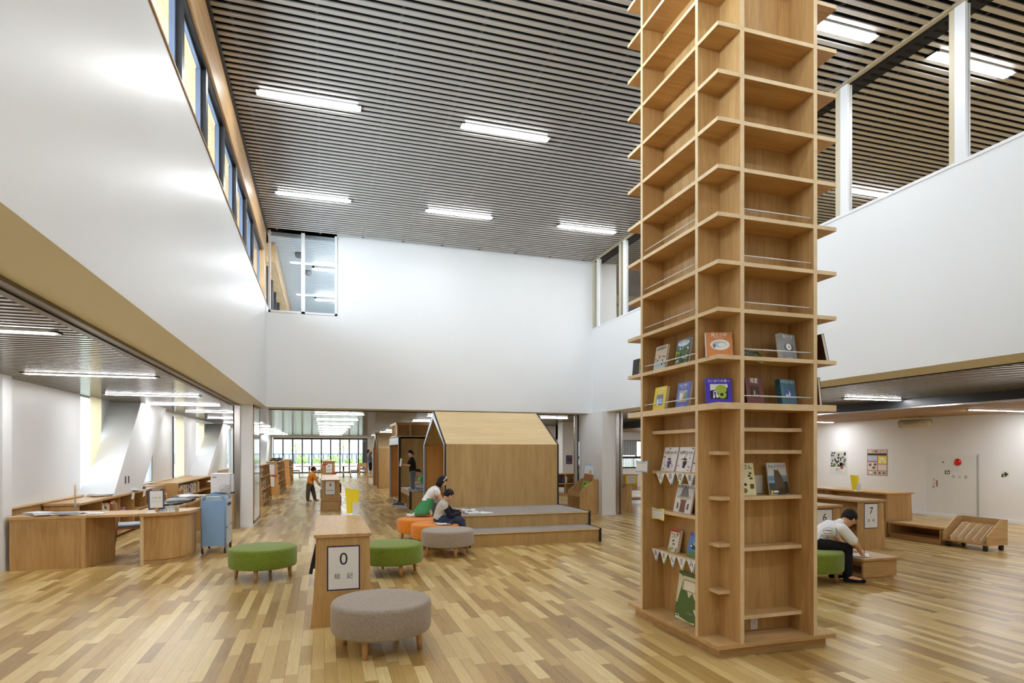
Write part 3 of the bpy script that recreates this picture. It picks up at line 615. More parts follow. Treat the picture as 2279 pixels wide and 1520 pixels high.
book('bright purple book with green coiled creature picture, on the corner shelf of the tower', (2.945, 4.02, z0), .20, .20, .028, R(-19), R(9), colm(74, 54, 190), D('さいはての島へ', w_, colm(20, 22, 26), [(w_, 'p', [(-.34, .5), (.34, .62), (.34, .76), (-.34, .76)]), (colm(166, 190, 60), 'd', .08, .55, .22, .18), (colm(166, 190, 60), 'd', .12, .32, .16, .14), (colm(20, 22, 26), 'd', .1, .34, .07, .06), (w_, 'p', [(-.24, .2), (-.18, .2), (-.14, .36), (-.1, .2), (-.02, .24), (-.12, .5), (-.22, .48)]), (colm(96, 84, 190), 'r', -.16, .38, .04, .07)], picz=(.16, .76), picw=.34, ts=.105, sub=False))
book('dark green book fallen back on the front shelf of the tower', (3.235, 4.0, z1), .20, .20, .035, 0, R(60), colm(54, 84, 44), D('朝びらき丸', w_, None, [(colm(150, 146, 140), 'd', 0, .5, .33, .15), (colm(96, 90, 84), 'd', .1, .48, .14, .09)], ts=.12), roll=R(20))
book('grey book with white oval picture, front shelf of the tower', (3.60, 4.0, z1), .195, .215, .042, R(14), R(8), colm(146, 150, 154), D('銀のいす', w_, None, [(colm(96, 98, 98), 'd', .02, .48, .30, .17), (w_, 'd', 0, .5, .18, .13), (colm(150, 150, 146), 'd', .02, .5, .05, .04)], ts=.14), spine=colm(206, 208, 210))
book('maroon book with small dark picture, front shelf of the tower', (3.27, 4.0, z0), .19, .21, .04, R(10), R(8), colm(122, 68, 66), D('帰還', w_, colm(58, 46, 40), [(colm(216, 180, 140), 'p', [(-.08, .3), (-.02, .28), (.02, .5), (-.06, .52)]), (colm(190, 120, 90), 'p', [(.06, .28), (.16, .3), (.12, .44)])], ts=.2, picz=(.24, .68), picw=.27, sub=False), spine=colm(84, 38, 40))
book('teal blue book with ship picture, front shelf of the tower', (3.60, 4.0, z0), .195, .21, .045, R(14), R(8), colm(76, 116, 134), D('ドラゴンフライ', w_, colm(74, 100, 150), [(w_, 'p', [(.0, .36), (.12, .36), (.04, .58)]), (colm(150, 110, 90), 'p', [(-.12, .32), (.2, .32), (.12, .27), (-.06, .27)]), (colm(196, 214, 226), 'd', -.12, .36, .1, .05)], ts=.115, picz=(.22, .68), picw=.28, sub=False), spine=colm(46, 80, 90))
stars = [colm(96, 80, 160), colm(150, 120, 190), colm(110, 150, 96), colm(206, 90, 90), colm(230, 200, 70)]
zz = 1.421
for i, (lab, y, txt, seed, figs) in enumerate((('white star patterned book with a child in blue, middle left bay', 4.865, 'すみれちゃん', 11, (96, 90, 150)), ('white star patterned book with a child in black, beside its twin', 4.615, 'すみれちゃん', 12, (50, 46, 60)), ('white star patterned book half hidden behind the tower upright', 4.37, 'すみれちゃん', 13, (96, 90, 150)))):
    f = colm(*figs)
    book(lab, (3.0, y, zz), .225, .222, .012, YL, R(13), colm(238, 237, 240), D(txt, k_, None, sc(stars, 26, seed, z0=.06, z1=.95, r=.026)+[(f, 'd', .04, .36, .1, .11), (colm(236, 190, 160), 'd', .03, .47, .075, .06), (k_, 'd', .03, .5, .08, .045), (f, 'r', .02, .22, .04, .07)], ts=.13, tz=.76, sub=False))
book('white book with a brown child in a grey sun hat, third left shelf', (3.0, 4.635, 1.06), .265, .258, .014, YL, R(12), colm(228, 228, 230), D('おかあさんぼうし', k_, None, [(colm(120, 84, 62), 'p', [(-.16, .02), (.16, .02), (.14, .34), (-.14, .34)]), (colm(120, 84, 62), 'd', 0, .42, .17, .12), (colm(120, 84, 62), 'p', [(-.34, .12), (-.24, .14), (-.26, .32), (-.34, .34)]), (colm(120, 84, 62), 'p', [(.34, .12), (.24, .14), (.26, .32), (.34, .34)]), (colm(190, 186, 166), 'd', 0, .54, .40, .07), (colm(130, 128, 132), 'p', [(-.24, .55), (.26, .55), (.16, .82), (.02, .93), (-.14, .82)]), (w_, 'r', -.07, .46, .05, .012), (w_, 'r', .09, .46, .05, .012)], ts=.1, tz=.89, sub=False))
book('small white book with a red band and red spine, fourth left shelf', (3.0, 4.785, .692), .145, .205, .03, YL, R(12), colm(226, 222, 208), D('あまんきみこ', k_, None, [(colm(186, 58, 54), 'r', 0, .94, .5, .06), (colm(130, 130, 160), 'd', -.02, .36, .1, .06), (colm(236, 200, 176), 'd', -.06, .46, .1, .06), (k_, 'd', -.06, .5, .1, .04), (colm(176, 170, 190), 'd', .14, .35, .06, .05)]+sc([colm(150, 170, 90), colm(200, 196, 120), colm(120, 120, 80)], 14, 5, z0=.06, z1=.2, r=.06)+sc([colm(150, 170, 90), colm(176, 160, 120)], 5, 6, z0=.72, z1=.85, r=.06), ts=.08, tz=.66, sub=False), spine=colm(160, 36, 40))
book('blue cover book with a car picture and purple band, fourth left shelf', (3.0, 4.465, .692), .19, .21, .02, YL, R(12), colm(66, 110, 186), D('あまんきみこ', w_, colm(86, 136, 206), [(colm(110, 70, 176), 'r', 0, .94, .5, .06), (colm(90, 130, 80), 'r', 0, .12, .5, .12), (colm(40, 56, 90), 'd', .04, .46, .38, .13), (colm(120, 180, 210), 'd', .08, .56, .24, .08), (w_, 'd', -.24, .46, .07, .05), (w_, 'd', .26, .4, .07, .05)], ts=.09, tz=.935, sub=False, picz=(.03, .88), picw=.49))
land = colm(226, 220, 190)
book('large green world map book standing on the tower base', (3.0, 4.56, .114), .385, .42, .016, YL, R(8), colm(88, 112, 54), D('MAPS', colm(120, 60, 40), None, [(land, 'p', [(-.49, .95), (-.3, .9), (-.34, .7), (-.4, .5), (-.44, .34), (-.49, .34)]), (land, 'p', [(-.3, .92), (.1, .93), (.42, .86), (.44, .72), (.3, .62), (.22, .5), (.1, .62), (-.02, .5), (-.1, .62), (-.3, .64)]), (land, 'p', [(.2, .3), (.36, .34), (.42, .25), (.3, .2)]), (land, 'p', [(-.49, .02), (-.3, .06), (.1, .02), (.3, .05), (.3, .01), (-.49, .01)]), (colm(130, 112, 96), 'r', .04, .74, .31, .115), (colm(236, 230, 206), 'r', .04, .74, .29, .10), (colm(120, 134, 120), 'd', .1, .2, .13, .02), (w_, 'r', -.38, .07, .07, .03), (colm(60, 60, 60), 'r', -.38, .075, .05, .012)], tz=.735, ts=.15, sub=False), group='picture books on the tower')
# the map book title sits on its label panel
book('cream picture book with a round faced boy, front bay of the tower', (3.255, 4.10, 1.243), .215, .265, .012, R(4), R(9), colm(228, 222, 176), D('日本さん', colm(84, 64, 34), None, [(colm(210, 214, 232), 'd', -.13, .64, .19, .12), (colm(96, 110, 170), 'p', [(-.3, .68), (.03, .7), (-.04, .77), (-.22, .77)]), (colm(226, 224, 230), 'd', -.13, .44, .19, .11), (colm(44, 42, 44), 'p', [(-.32, .28), (.1, .3), (.06, .38), (-.28, .38)]), (colm(120, 100, 50), 'd', -.05, .15, .14, .08), (k_, 'd', -.18, .64, .02, .015), (k_, 'd', -.08, .64, .02, .015), (colm(60, 66, 34), 'd', .3, .68, .06, .03), (colm(60, 66, 34), 'd', .24, .6, .07, .03), (colm(60, 66, 34), 'd', .32, .52, .07, .03), (colm(96, 74, 40), 'r', .33, .28, .08, .07)], tz=.87, ts=.17, sub=False))
book('picture book with a big brown owl by the sea, front bay of the tower', (3.585, 4.10, 1.243), .215, .265, .012, R(8), R(9), colm(206, 204, 200), D('カムイチカプ', k_, None, [(colm(110, 150, 190), 'r', 0, .55, .5, .05), (colm(140, 130, 110), 'r', 0, .48, .5, .03), (colm(120, 170, 210), 'r', 0, .41, .5, .04), (colm(74, 74, 76), 'r', 0, .2, .5, .17), (colm(52, 52, 40), 'p', [(.2, .03), (.48, .03), (.46, .44), (.3, .4)]), (colm(94, 80, 64), 'p', [(-.2, .2), (.3, .05), (.34, .3), (.18, .62), (.06, .76), (-.14, .76), (-.18, .6)]), (colm(94, 80, 64), 'p', [(-.15, .74), (.06, .74), (.08, .8), (.0, .76), (-.1, .77), (-.16, .8)]), (colm(70, 58, 46), 'p', [(-.1, .01), (.4, .01), (.34, .2), (-.06, .22)]), (w_, 'r', -.18, .1, .12, .03), (colm(230, 214, 60), 'r', -.4, .09, .05, .05)], ts=.125, tz=.88, sub=False))
# books seen edge-on at the right and far left of the tower
book('pale spined book leaning on the right side of the tower, upper', (3.975, 4.08, z1), .15, .235, .028, R(-92), R(-14), colm(70, 40, 34), None, spine=colm(196, 198, 202), group='books on the right side of the tower')
book('pale spined book leaning on the right side of the tower, lower', (3.925, 4.10, z0), .15, .235, .024, R(-92), R(-6), colm(96, 72, 60), None, spine=colm(206, 208, 210), group='books on the right side of the tower')
book('black edged book on the far left corner shelf of the tower', (2.90, 5.28, z1), .12, .16, .02, YL, R(5), colm(36, 36, 40), None, group='books on the tower')
# paper bunting and notes
def bunting(label, x, pts, chars, cols, drop=.105):
    t = thing('bunting', label, 'bunting', (x, pts[0][0], pts[0][1]))
    MB().tube([(x+.004, p[0], p[1]) for p in pts], .0012, 6).build('string', PAPER, t)
    for i, c in enumerate(chars):
        (ya, za), (yb, zb) = pts[i], pts[i+1]; w = (ya-yb)*.92; F = frame((x, (ya+yb)/2, (za+zb)/2), YL, 0, math.atan2(zb-za, ya-yb)*-1)
        m = MB(); m.poly(F, [(-w/2, 0), (0, -drop), (w/2, 0)], 0, .001); m.poly(F, [(w*.1, -.002), (w*.16, -drop*1.06), (w*.5, -.002)], 1, .0006)
        m.text(F, c, .062, 0, -.035, 2, .0016); m.build('flag', [PAPER, cols[i % 2], INK], t)
    return t
LG, LB = colm(150, 190, 90), colm(140, 186, 220)
bunting('paper bunting with four lettered flags across the third left shelf of the tower', 2.955, [(4.985, 1.402), (4.825, 1.399), (4.655, 1.412), (4.51, 1.405), (4.365, 1.405)], '石井睦美', (LG, LB))
bunting('paper bunting with hand lettered flags across the lower left bay of the tower', 2.964, [(5.075, .680), (4.93, .682), (4.79, .672), (4.655, .672), (4.50, .672), (4.36, .682), (4.235, .69)], 'あまんきみこ', (LB, LG))
def note(label, o, yaw, back, lines, wd=.215, ht=.115, lean=0):
    F = frame(o, yaw, lean); t = thing('shelf_note', label, 'note', o)
    m = MB(); m.poly(F, [(-wd/2, 0), (0, .008), (wd/2, 0), (wd/2+.012, ht), (0, ht-.012), (-wd/2-.004, ht)], 0, .001); m.build('backing', back, t)
    F2 = F @ Matrix.Translation((0, -.0012, 0)); m = MB(); m.poly(F2, [(-wd/2+.006, .012), (0, .018), (wd/2-.008, .012), (wd/2-.008, ht-.008), (0, ht-.02), (-wd/2+.006, ht-.006)], 0, .0006); m.text(F2, lines, .026, 0, ht*.76, 1, .001)
    for k in range(4): m.rect(F2, -wd*.4, ht*(.16+.12*k), wd*.4, ht*(.16+.12*k)+.0015, 2, .001)
    m.build('paper', [PAPER, INK, colm(150, 150, 150)], t); return t
note('blue edged folded note sticking out at the left edge of the shelf tower', (2.862, 5.085, 1.40), YL, LB, 'いしいむつみ')
note('yellow edged note on the left side of the shelf tower', (2.967, 4.97, .962), YL, YELLOW, 'おかあさんの')
# ================================================================ OTTOMANS
def ottoman(label, x, y, R0, fab, rot=0):
    t = thing('ottoman', label, 'ottoman', (x, y, 0), 'round felt ottomans')
    prof = [(R0-.03, .152), (R0-.008, .158), (R0, .175), (R0+.003, .27)]
    for k in range(7): a = k/6*pi/2; prof.append((R0-.035+.036*cos(a), .36+.035*sin(a)))
    prof += [(R0*.6, .403), (.02, .408)]
    MB().lathe(prof, (x, y, 0), 64).build('cushion', fab, t)
    for k in range(4):
        a = rot+k*pi/2; lx, ly = x+cos(a)*(R0-.085), y+sin(a)*(R0-.085)
        MB().tube([(lx, ly, .16), (lx+cos(a)*.012, ly+sin(a)*.012, 0)], [.030, .018], 14).build('leg', CHAIRW, t)
    return t
ottoman('large grey ottoman in front of the low shelf marked 0', .449, 5.04, .40, GREY, R(-118))
ottoman('green ottoman standing alone left of the low shelf marked 0', -.739, 8.262, .405, GREEN, R(-100))
ottoman('green ottoman close against the right side of the low shelf marked 0', .848, 8.065, .405, GREEN, R(-75))
ottoman('orange ottoman under the girl, farther of the two orange ones', 1.655, 10.93, .405, ORANGE, R(-110))
ottoman('orange ottoman the boy in the grey vest sits on', 1.79, 10.09, .405, ORANGE, R(-120))
ottoman('grey ottoman at the corner of the carpeted steps', 1.83, 9.255, .405, GREY, R(-80))
ottoman('green ottoman under the boy in the white printed shirt', 5.70, 6.05, .405, GREEN, R(-30))

# ================================================================ SIGNS, SHELVES
def sign(parent, F, w, h, big, small, name='sign', ss=.05, bs=.16):
    ps = [c for c in parent.children if c.name.startswith('end_panel')]
    if ps: parent = min(ps, key=lambda c: min(v.co.y for v in c.data.vertices))
    m = MB(); m.rect(F, -w/2, -h/2, w/2, h/2, 0, .002); m.rect(F, -w/2+.012, -h/2+.012, w/2-.012, h/2-.012, 1, .003)
    if big: m.text(F, big, bs, 0, h*.19, 2, .004)
    if small: m.text(F, small, ss, 0, -h*.19, 2, .004)
    return m.build(name, [PURPLE, PAPER, INK], parent)
BKC = ['red', 'blue', 'green', 'white', 'cream', 'brown', 'grey', 'navy', 'maroon', 'teal', 'black', 'orange', 'white', 'cream', 'grey', 'brown']
def spinebooks(place, group, o, dirv, n, zt, hmax, depthv, rr, lab, wmin=.018, wmax=.042, lean=0, dens=.93, cols=BKC):
    # n upright books side by side from o along dirv; depthv points from the spine into the shelf
    x = Vector(o); d = Vector(dirv).normalized(); dp = Vector(depthv).normalized(); used = {}
    for i in range(n):
        w = rr.uniform(wmin, wmax); h = hmax*rr.uniform(.78, .98); dep = .15
        if rr.random() > dens: x = x+d*w*1.4
        c = rr.choice(cols); used[c] = used.get(c, 0)+1
        M = Matrix((( d.x, dp.x, 0, 0), (d.y, dp.y, 0, 0), (0, 0, 1, 0), (0, 0, 0, 1)))
        base = x+d*w/2; M = Matrix.Translation(base) @ M @ Matrix.Rotation(lean, 4, 'X')
        t = thing('book', '%s %s book from the left, %s' % (ORD[used[c]-1], c, place), 'book', tuple(base), group)
        m = MB(); m.obox(M @ Matrix.Translation((0, dep/2, h/2)), w-.0015, dep, h, 0); m.obox(M @ Matrix.Translation((0, -.0005, h*.72)), w-.004, .001, h*.2, 1)
        if rr.random() < .6: m.obox(M @ Matrix.Translation((0, -.0008, h*.12)), w-.002, .001, h*.12, 2)
        m.build('cover', [cm(c), cm(rr.choice(['white', 'cream', 'black', 'yellow'])), PAPER], t)
        x = x+d*w
# low shelf marked 0
t = thing('low_bookshelf', 'low birch bookshelf with an end panel marked 0, nearest the viewpoint', 'bookshelf', (.165, 5.75, 0))
for ya, nm in ((5.75, 'end_panel'), (7.41, 'end_panel')):
    MB().prism([(-.118, 0), (.448, 0), (.41, .45), (.402, .815), (-.072, .815), (-.08, .45)], 'y', ya, ya+.03).build(nm, BIRCH, t)
B(-.09, 5.73, .815, .42, 7.46, .845).build('top', BIRCHY, t, bevel=.002)
m = MB(); m.box(.15, 5.78, .06, .18, 7.41, .815); m.build('centre_panel', BIRCHY, t)
for z in (.10, .45): B(-.07, 5.78, z, .40, 7.41, z+.025).build('shelf', BIRCHY, t)
B(-.09, 5.79, 0, .42, 7.40, .08).build('plinth', BIRCHY, t)
sign(t, frame((.17, 5.75, .532), 0), .292, .408, '0', '総　記', bs=.16, ss=.055)
rr = random.Random(4)
def leaner(label, o, yaw, w, h, th, c, lean, c2='white'):
    F = frame(o, yaw, lean); b = thing('book', label, 'book', o, 'books on the low shelf marked 0')
    m = MB(); m.obox(F @ Matrix.Translation((0, th/2, h/2)), w, th, h); m.rect(F, -w*.4, h*.62, w*.4, h*.9, 1, .001); m.rect(F, -w*.45, h*.03, w*.3, h*.16, 1, .001); m.build('cover', [cm(c), cm(c2)], b)
leaner('black book leaning out of the left side of the low shelf marked 0', (-.135, 5.95, .475), YL, .19, .25, .03, 'black', R(12))
leaner('green book behind the black one on the low shelf marked 0', (-.11, 6.2, .475), YL, .17, .28, .03, 'green', R(12))
leaner('white book leaning out of the right side of the low shelf marked 0', (.465, 5.95, .13), pi/2, .2, .27, .03, 'white', R(12), 'navy')
# yellow sheets in clear stands
def yellow_stand(label, x, y, z, yaw):
    F = frame((x, y, z), yaw); t = thing('leaflet_stand', label, 'leaflet stand', (x, y, z))
    m = MB(); m.obox(F @ Matrix.Translation((.01, 0, .003)), .14, .09, .006); m.obox(F @ Matrix.Translation((.02, .02, .075)), .05, .012, .15); m.build('holder', ALU, t)
    vs = []; n = 8
    for i in range(n+1):
        a = -.5+i/n; X = a*.17; Yv = .035+.10*a*a
        vs += [F @ Vector((X*.72-.012, Yv, .02)), F @ Vector((X-.012, Yv+.035, .305-.02*a))]
    MB().add(vs, [(2*i, 2*i+2, 2*i+3, 2*i+1) for i in range(n)], 0, True).build('sheet', YELLOW, t)
    m = MB(); m.obox(F @ Matrix.Translation((.052, .022, .085)), .035, .004, .13); m.build('card', PAPER, t)
yellow_stand('yellow sheet in a stand on the low shelf marked 0', .325, 7.38, .845, R(-5))
yellow_stand('yellow sheet in a stand on the rearmost low shelf of the right wing', 9.93, 9.25, .822, R(-20))
# shelves marked 4
t = thing('low_bookshelf', 'low bookshelf marked 4 beside the boy in the orange shirt', 'bookshelf', (.17, 17.3, 0))
MB().prism([(-.1, 0), (.44, 0), (.40, .79), (-.055, .79)], 'y', 17.3, 17.33).build('end_panel', BIRCH, t)
MB().prism([(-.1, 0), (.44, 0), (.40, .79), (-.055, .79)], 'y', 21.1, 21.13).build('end_panel', BIRCH, t)
B(-.075, 17.26, .79, .42, 21.16, .82).build('top', BIRCHY, t)
B(.15, 17.33, .05, .19, 21.1, .79).build('centre_panel', BIRCHY, t)
for z in (.08, .42): B(-.08, 17.33, z, .42, 21.1, z+.025).build('shelf', BIRCHY, t)
sign(t, frame((.157, 17.3, .60), 0), .27, .39, '4', '自然科学', bs=.15, ss=.045)
t = thing('step_bench', 'low wooden step in front of the shelf marked 4', 'bench', (.17, 16.9, 0)); B(-.05, 16.92, 0, .39, 17.28, .27).build('body', BIRCHX, t); B(-.08, 16.88, .27, .42, 17.29, .30).build('top', BIRCHX, t)
rr = random.Random(21)
for side, gx, nm in ((-1, -.115, 'left'), (1, .455, 'right')):
    for z in (.105, .447):
        spinebooks('%s side of the nearer shelf marked 4, %s shelf' % (nm, 'lower' if z < .3 else 'upper'), 'books on the nearer shelf marked 4', (gx, 17.42 if side > 0 else 20.9, z), (0, 1 if side > 0 else -1, 0), 9, z, .27, (-side, 0, 0), rr, '', .05, .10, cols=['white', 'grey', 'blue', 'maroon', 'teal', 'cream', 'navy'])
t = thing('tall_bookshelf', 'taller bookshelf marked 4 behind the low one', 'bookshelf', (.16, 23.7, 0))
for ya in (23.7, 27.4): MB().prism([(-.1, 0), (.42, 0), (.38, 1.21), (-.06, 1.21)], 'y', ya, ya+.03).build('end_panel', BIRCH, t)
B(-.08, 23.66, 1.21, .4, 27.45, 1.24).build('top', BIRCHY, t); B(.14, 23.73, .05, .18, 27.4, 1.21).build('centre_panel', BIRCHY, t)
for z in (.08, .45, .83): B(-.07, 23.73, z, .39, 27.4, z+.025).build('shelf', BIRCHY, t)
sign(t, frame((.17, 23.7, .97), 0), .25, .36, '4', '自然科学', bs=.14, ss=.04)
def arrow(label, F, flip):
    s = -1 if flip else 1; t = thing('paper_arrow', label, 'arrow', tuple(F @ Vector((0, 0, 0))), 'red paper arrows')
    MB().poly(F, [(p[0]*s, p[1]) for p in ((-.09, -.022), (.02, -.022), (.02, -.045), (.09, 0), (.02, .045), (.02, .022), (-.09, .022))], 0, .002).build('arrow', REDP, t)
arrow('red paper arrow pointing left on the taller shelf marked 4', frame((.03, 23.697, 1.11), 0), True)
arrow('red paper arrow pointing right on the back edge of the low shelf marked 4', frame((.33, 21.0, .87), 0), False)
# slanted bookshelves at the left beyond the back wall
def aframe(label, x0, x1, y0, y1, h, arrows, nb, seed, place, signs):
    t = thing('slanted_bookshelf', label, 'bookshelf', ((x0+x1)/2, y0, 0)); b = .09
    for ya in (y0, y1-.03): MB().prism([(x0-b, 0), (x1+b, 0), (x1, h-.03), (x0, h-.03)], 'y', ya, ya+.03).build('end_panel', wood('amber_panel', srgb(206, 150, 86), srgb(224, 172, 108)) if ya == y0 else BIRCH, t)
    B(x0-.03, y0-.03, h-.03, x1+.03, y1+.03, h).build('top', BIRCHY, t); xm = (x0+x1)/2; B(xm-.015, y0+.03, .03, xm+.015, y1-.03, h-.03).build('centre_panel', BIRCHY, t)
    for k, z in enumerate((.06, .44, .82)):
        f = b*(1-z/h); B(x0-f, y0+.03, z, x1+f, y1-.03, z+.025).build('shelf', BIRCHY, t)
    n = max(2, int((y1-y0)/1.0))
    for i in range(1, n+1):
        y = y0+(y1-y0)*i/n-.015*(i == n); y = min(y, y1-.03)
        if i < n: MB().prism([(xm, .03), (x1+b*.97, .03), (x1, h-.03), (xm, h-.03)], 'y', y-.012, y+.012).build('divider', BIRCH, t)
    for (cz, hh) in signs: sign(t, frame((x0+.07+.12, y0, cz), 0), .21, hh, '', '・　・', ss=.03)
    rr = random.Random(seed)
    for k, z in enumerate((.087, .467, .847)):
        f = b*(1-(z)/h)
        spinebooks('%s shelf of %s' % (('lowest', 'middle', 'top')[k], place), 'books on '+place, (x1+f-.035, y0+.08, z), (0, 1, 0), nb, z, .31, (-1, 0, 0), rr, '', .035, .075, lean=0)
    return t
aframe('slanted bookshelf nearest the left pier, filled with books', -2.2, -1.78, 18.9, 22.0, 1.2, 0, 22, 31, 'nearest slanted bookshelf', [])
aframe('slanted bookshelf with two framed signs and a red arrow on its end', -2.03, -1.67, 23.9, 28.0, 1.22, 0, 22, 32, 'middle slanted bookshelf', [(.93, .40), (.48, .40)])
aframe('slanted bookshelf farthest back on the left', -2.1, -1.64, 30.8, 34, 1.2, 0, 16, 33, 'farthest slanted bookshelf', [(.95, .38)])
arrow('red paper arrow between the two framed signs on the slanted bookshelf', frame((-1.74, 23.885, .69), 0), False)
m = MB(); rr = random.Random(5)
for k in range(16):
    y = 24.2+rr.random()*2.6; x = -1.95+rr.random()*.25; r = .05+.04*rr.random()
    m.tube([(x+r*cos(a*.7), y+1.2*r*sin(a*.7), 1.225+.06+.05*sin(a*.7+k)) for a in range(10)], .012, 6)
o = m.build('cable_heap', BLACK); tag(o, 'tangle of black straps lying on the middle slanted bookshelf', 'straps')

# ================================================================ TABLES AND CHAIRS IN THE FAR ROOM
def chair(label, x, y, yaw, seatm, woodm, group, proto=[None, None]):
    t = thing('chair', label, 'chair', (0, 0, 0), group)
    B(-.21, -.21, .44, .21, .21, .475).build('seat', seatm, t, bevel=.015)
    MB().prism([(-.2, .40), (.2, .40), (.2, .44), (-.2, .44)], 'y', -.2, .2).build('seat_frame', woodm, t)
    vs = []; n = 8
    for i in range(n+1):
        a = -1+2*i/n; vs += [(a*.21, .20+.03*(1-a*a), .60), (a*.21, .20+.03*(1-a*a), .80), (a*.21, .222+.03*(1-a*a), .60), (a*.21, .222+.03*(1-a*a), .80)]
    fs = []
    for i in range(n):
        k = 4*i; fs += [(k, k+4, k+5, k+1), (k+2, k+3, k+7, k+6), (k+1, k+5, k+7, k+3), (k, k+2, k+6, k+4)]
    fs += [(0, 1, 3, 2), (4*n, 4*n+2, 4*n+3, 4*n+1)]
    MB().add(vs, fs).build('backrest', woodm, t)
    for sx in (-1, 1):
        MB().tube([(sx*.19, -.19, .44), (sx*.2, -.21, 0)], [.024, .015], 8).build('leg', woodm, t)
        MB().tube([(sx*.19, .20, .82), (sx*.19, .19, .44), (sx*.2, .24, 0)], [.016, .026, .016], 8).build('leg', woodm, t)
    t.location = (x, y, 0); t.rotation_euler = (0, 0, yaw); return t
SEATB = mat('grey_blue_seat', srgb(110, 118, 136), .6)
c0 = chair('wooden chair with a blue seat at the left end of the left far table', -1.62, 38.3, R(90), SEATB, CHAIRW, 'chairs at the far tables')
for lab, x, y, a in (('wooden chair behind the boy in the orange shirt, nearer', -.35, 37.6, R(-100)), ('wooden chair behind the boy in the orange shirt, farther', -.15, 38.7, R(-80)), ('wooden chair with its seat at the left of the right far table', .28, 38.0, R(90)), ('wooden chair with its back at the right of the right far table', 1.72, 37.6, R(-90)), ('chair in the row by the far wall, nearest', 2.42, 40.5, R(180)), ('chair in the row by the far wall, second', 2.45, 41.3, R(180)), ('chair in the row by the far wall, third', 2.48, 42.1, R(180)), ('chair in the row by the far wall, farthest', 2.5, 42.9, R(180))):
    dup(c0, (x, y, 0), lab, a)
def table(label, x, y):
    t = thing('reading_table', label, 'table', (x, y, 0), 'tables by the glass doors')
    B(x-.75, y-.6, .68, x+.75, y+.6, .71).build('top', BIRCHX, t)
    MB().tube([(x, y, .03), (x, y, .68)], .05, 12).build('pedestal', STEEL, t)
    m = MB(); m.box(x-.5, y-.03, .03, x+.5, y+.03, .07); m.box(x-.03, y-.4, .03, x+.03, y+.4, .07); m.build('foot', STEEL, t)
    for sx, sy in ((-.5, 0), (.5, 0), (0, .4), (0, -.4)): MB().ell((x+sx, y+sy, .02), (.035, .035, .02)).build('caster', BLACK, t)
table('reading table left of the shelves marked 4', -.85, 38.4); table('reading table right of the shelves marked 4', 1.12, 38.2)

# ================================================================ HOUSE SHAPED HUT AND STEPS
def gable(label, x0, x1, ya, yb, ze, zr, z0, inner, cat='play hut'):
    t = thing('play_hut', label, cat, (x0, ya, z0)); ym = (ya+yb)/2; e = .035
    B(x0+e, ya, z0, x1-e, ya+.03, ze).build('wall_panel', HUTW, t); B(x0+e, yb-.03, z0, x1-e, yb, ze).build('wall_panel', HUTW, t)
    B(x1-e-.03, ya+.03, z0, x1-e, yb-.03, ze).build('back_wall', HUTIN, t)
    MB().prism([(ya, ze), (ya+.03, ze), (ym, zr-.04), (ym, zr)], 'x', x0+e, x1-e).build('roof_panel', ROOFLIT, t)
    MB().prism([(yb, ze), (ym, zr), (ym, zr-.04), (yb-.03, ze)], 'x', x0+e, x1-e).build('roof_panel', ROOFLIT, t)
    B(x0+.06, yb-.036, z0, x1-.1, yb-.031, ze).build('lining', HUTIN, t)
    w = .07
    for xa, xb in ((x0, x0+e), (x1-e, x1)):
        poly = [(ya, z0), (ya, ze), (ym, zr), (yb, ze), (yb, z0), (yb-w, z0), (yb-w, ze-.02), (ym, zr-.15), (ya+w, ze-.02), (ya+w, z0)]
        m = MB(); n = len(poly); prs = [(0, 1, 8, 9), (1, 2, 7, 8), (2, 3, 6, 7), (3, 4, 5, 6)]
        for q in prs: m.prism([poly[i] for i in q], 'x', xa, xb, 0)
        m.box(xa-.0, ya-.004, z0, xb, ya, ze, 1)
        m.prism([(ya-.004, ze), (ym, zr+.006), (ym, zr), (ya, ze)], 'x', xa, xb, 1)
        m.build('portal_frame', [GREYF, BLACKE], t)
    return t
gable('large house shaped wooden hut on the carpeted steps', 2.28, 4.72, 11.87, 14.52, 1.745, 2.475, .48, HUTIN)
B(2.36, 14.40, .49, 4.6, 14.48, 1.7)
t = thing('stepped_platform', 'two carpeted wooden steps in front of the large hut', 'platform', (3.5, 9.78, 0))
m = B(2.33, 9.80, 0, 4.67, 10.30, .225); m.build('lower_riser', HUTW, t)
m = B(2.30, 10.40, 0, 4.74, 14.55, .465); m.build('upper_riser', HUTW, t)
B(2.33, 9.78, .225, 4.67, 10.41, .240).build('lower_tread', CARPET, t); B(2.30, 10.39, .465, 4.74, 14.55, .48).build('upper_tread', CARPET, t)
B(2.33, 9.775, .215, 4.67, 9.79, .236).build('nosing', EDGE, t); B(2.30, 10.383, .455, 4.74, 10.395, .476).build('nosing', EDGE, t)
for xa in (2.28, 4.665): B(xa, 9.76, 0, xa+.03, 10.40, .245).build('black_edge', BLACKE, t)
for xa in (2.26, 4.735): B(xa, 10.365, 0, xa+.03, 14.55, .487).build('black_edge', BLACKE, t)  # black edge; the full-height plate also paints the step's shaded side black
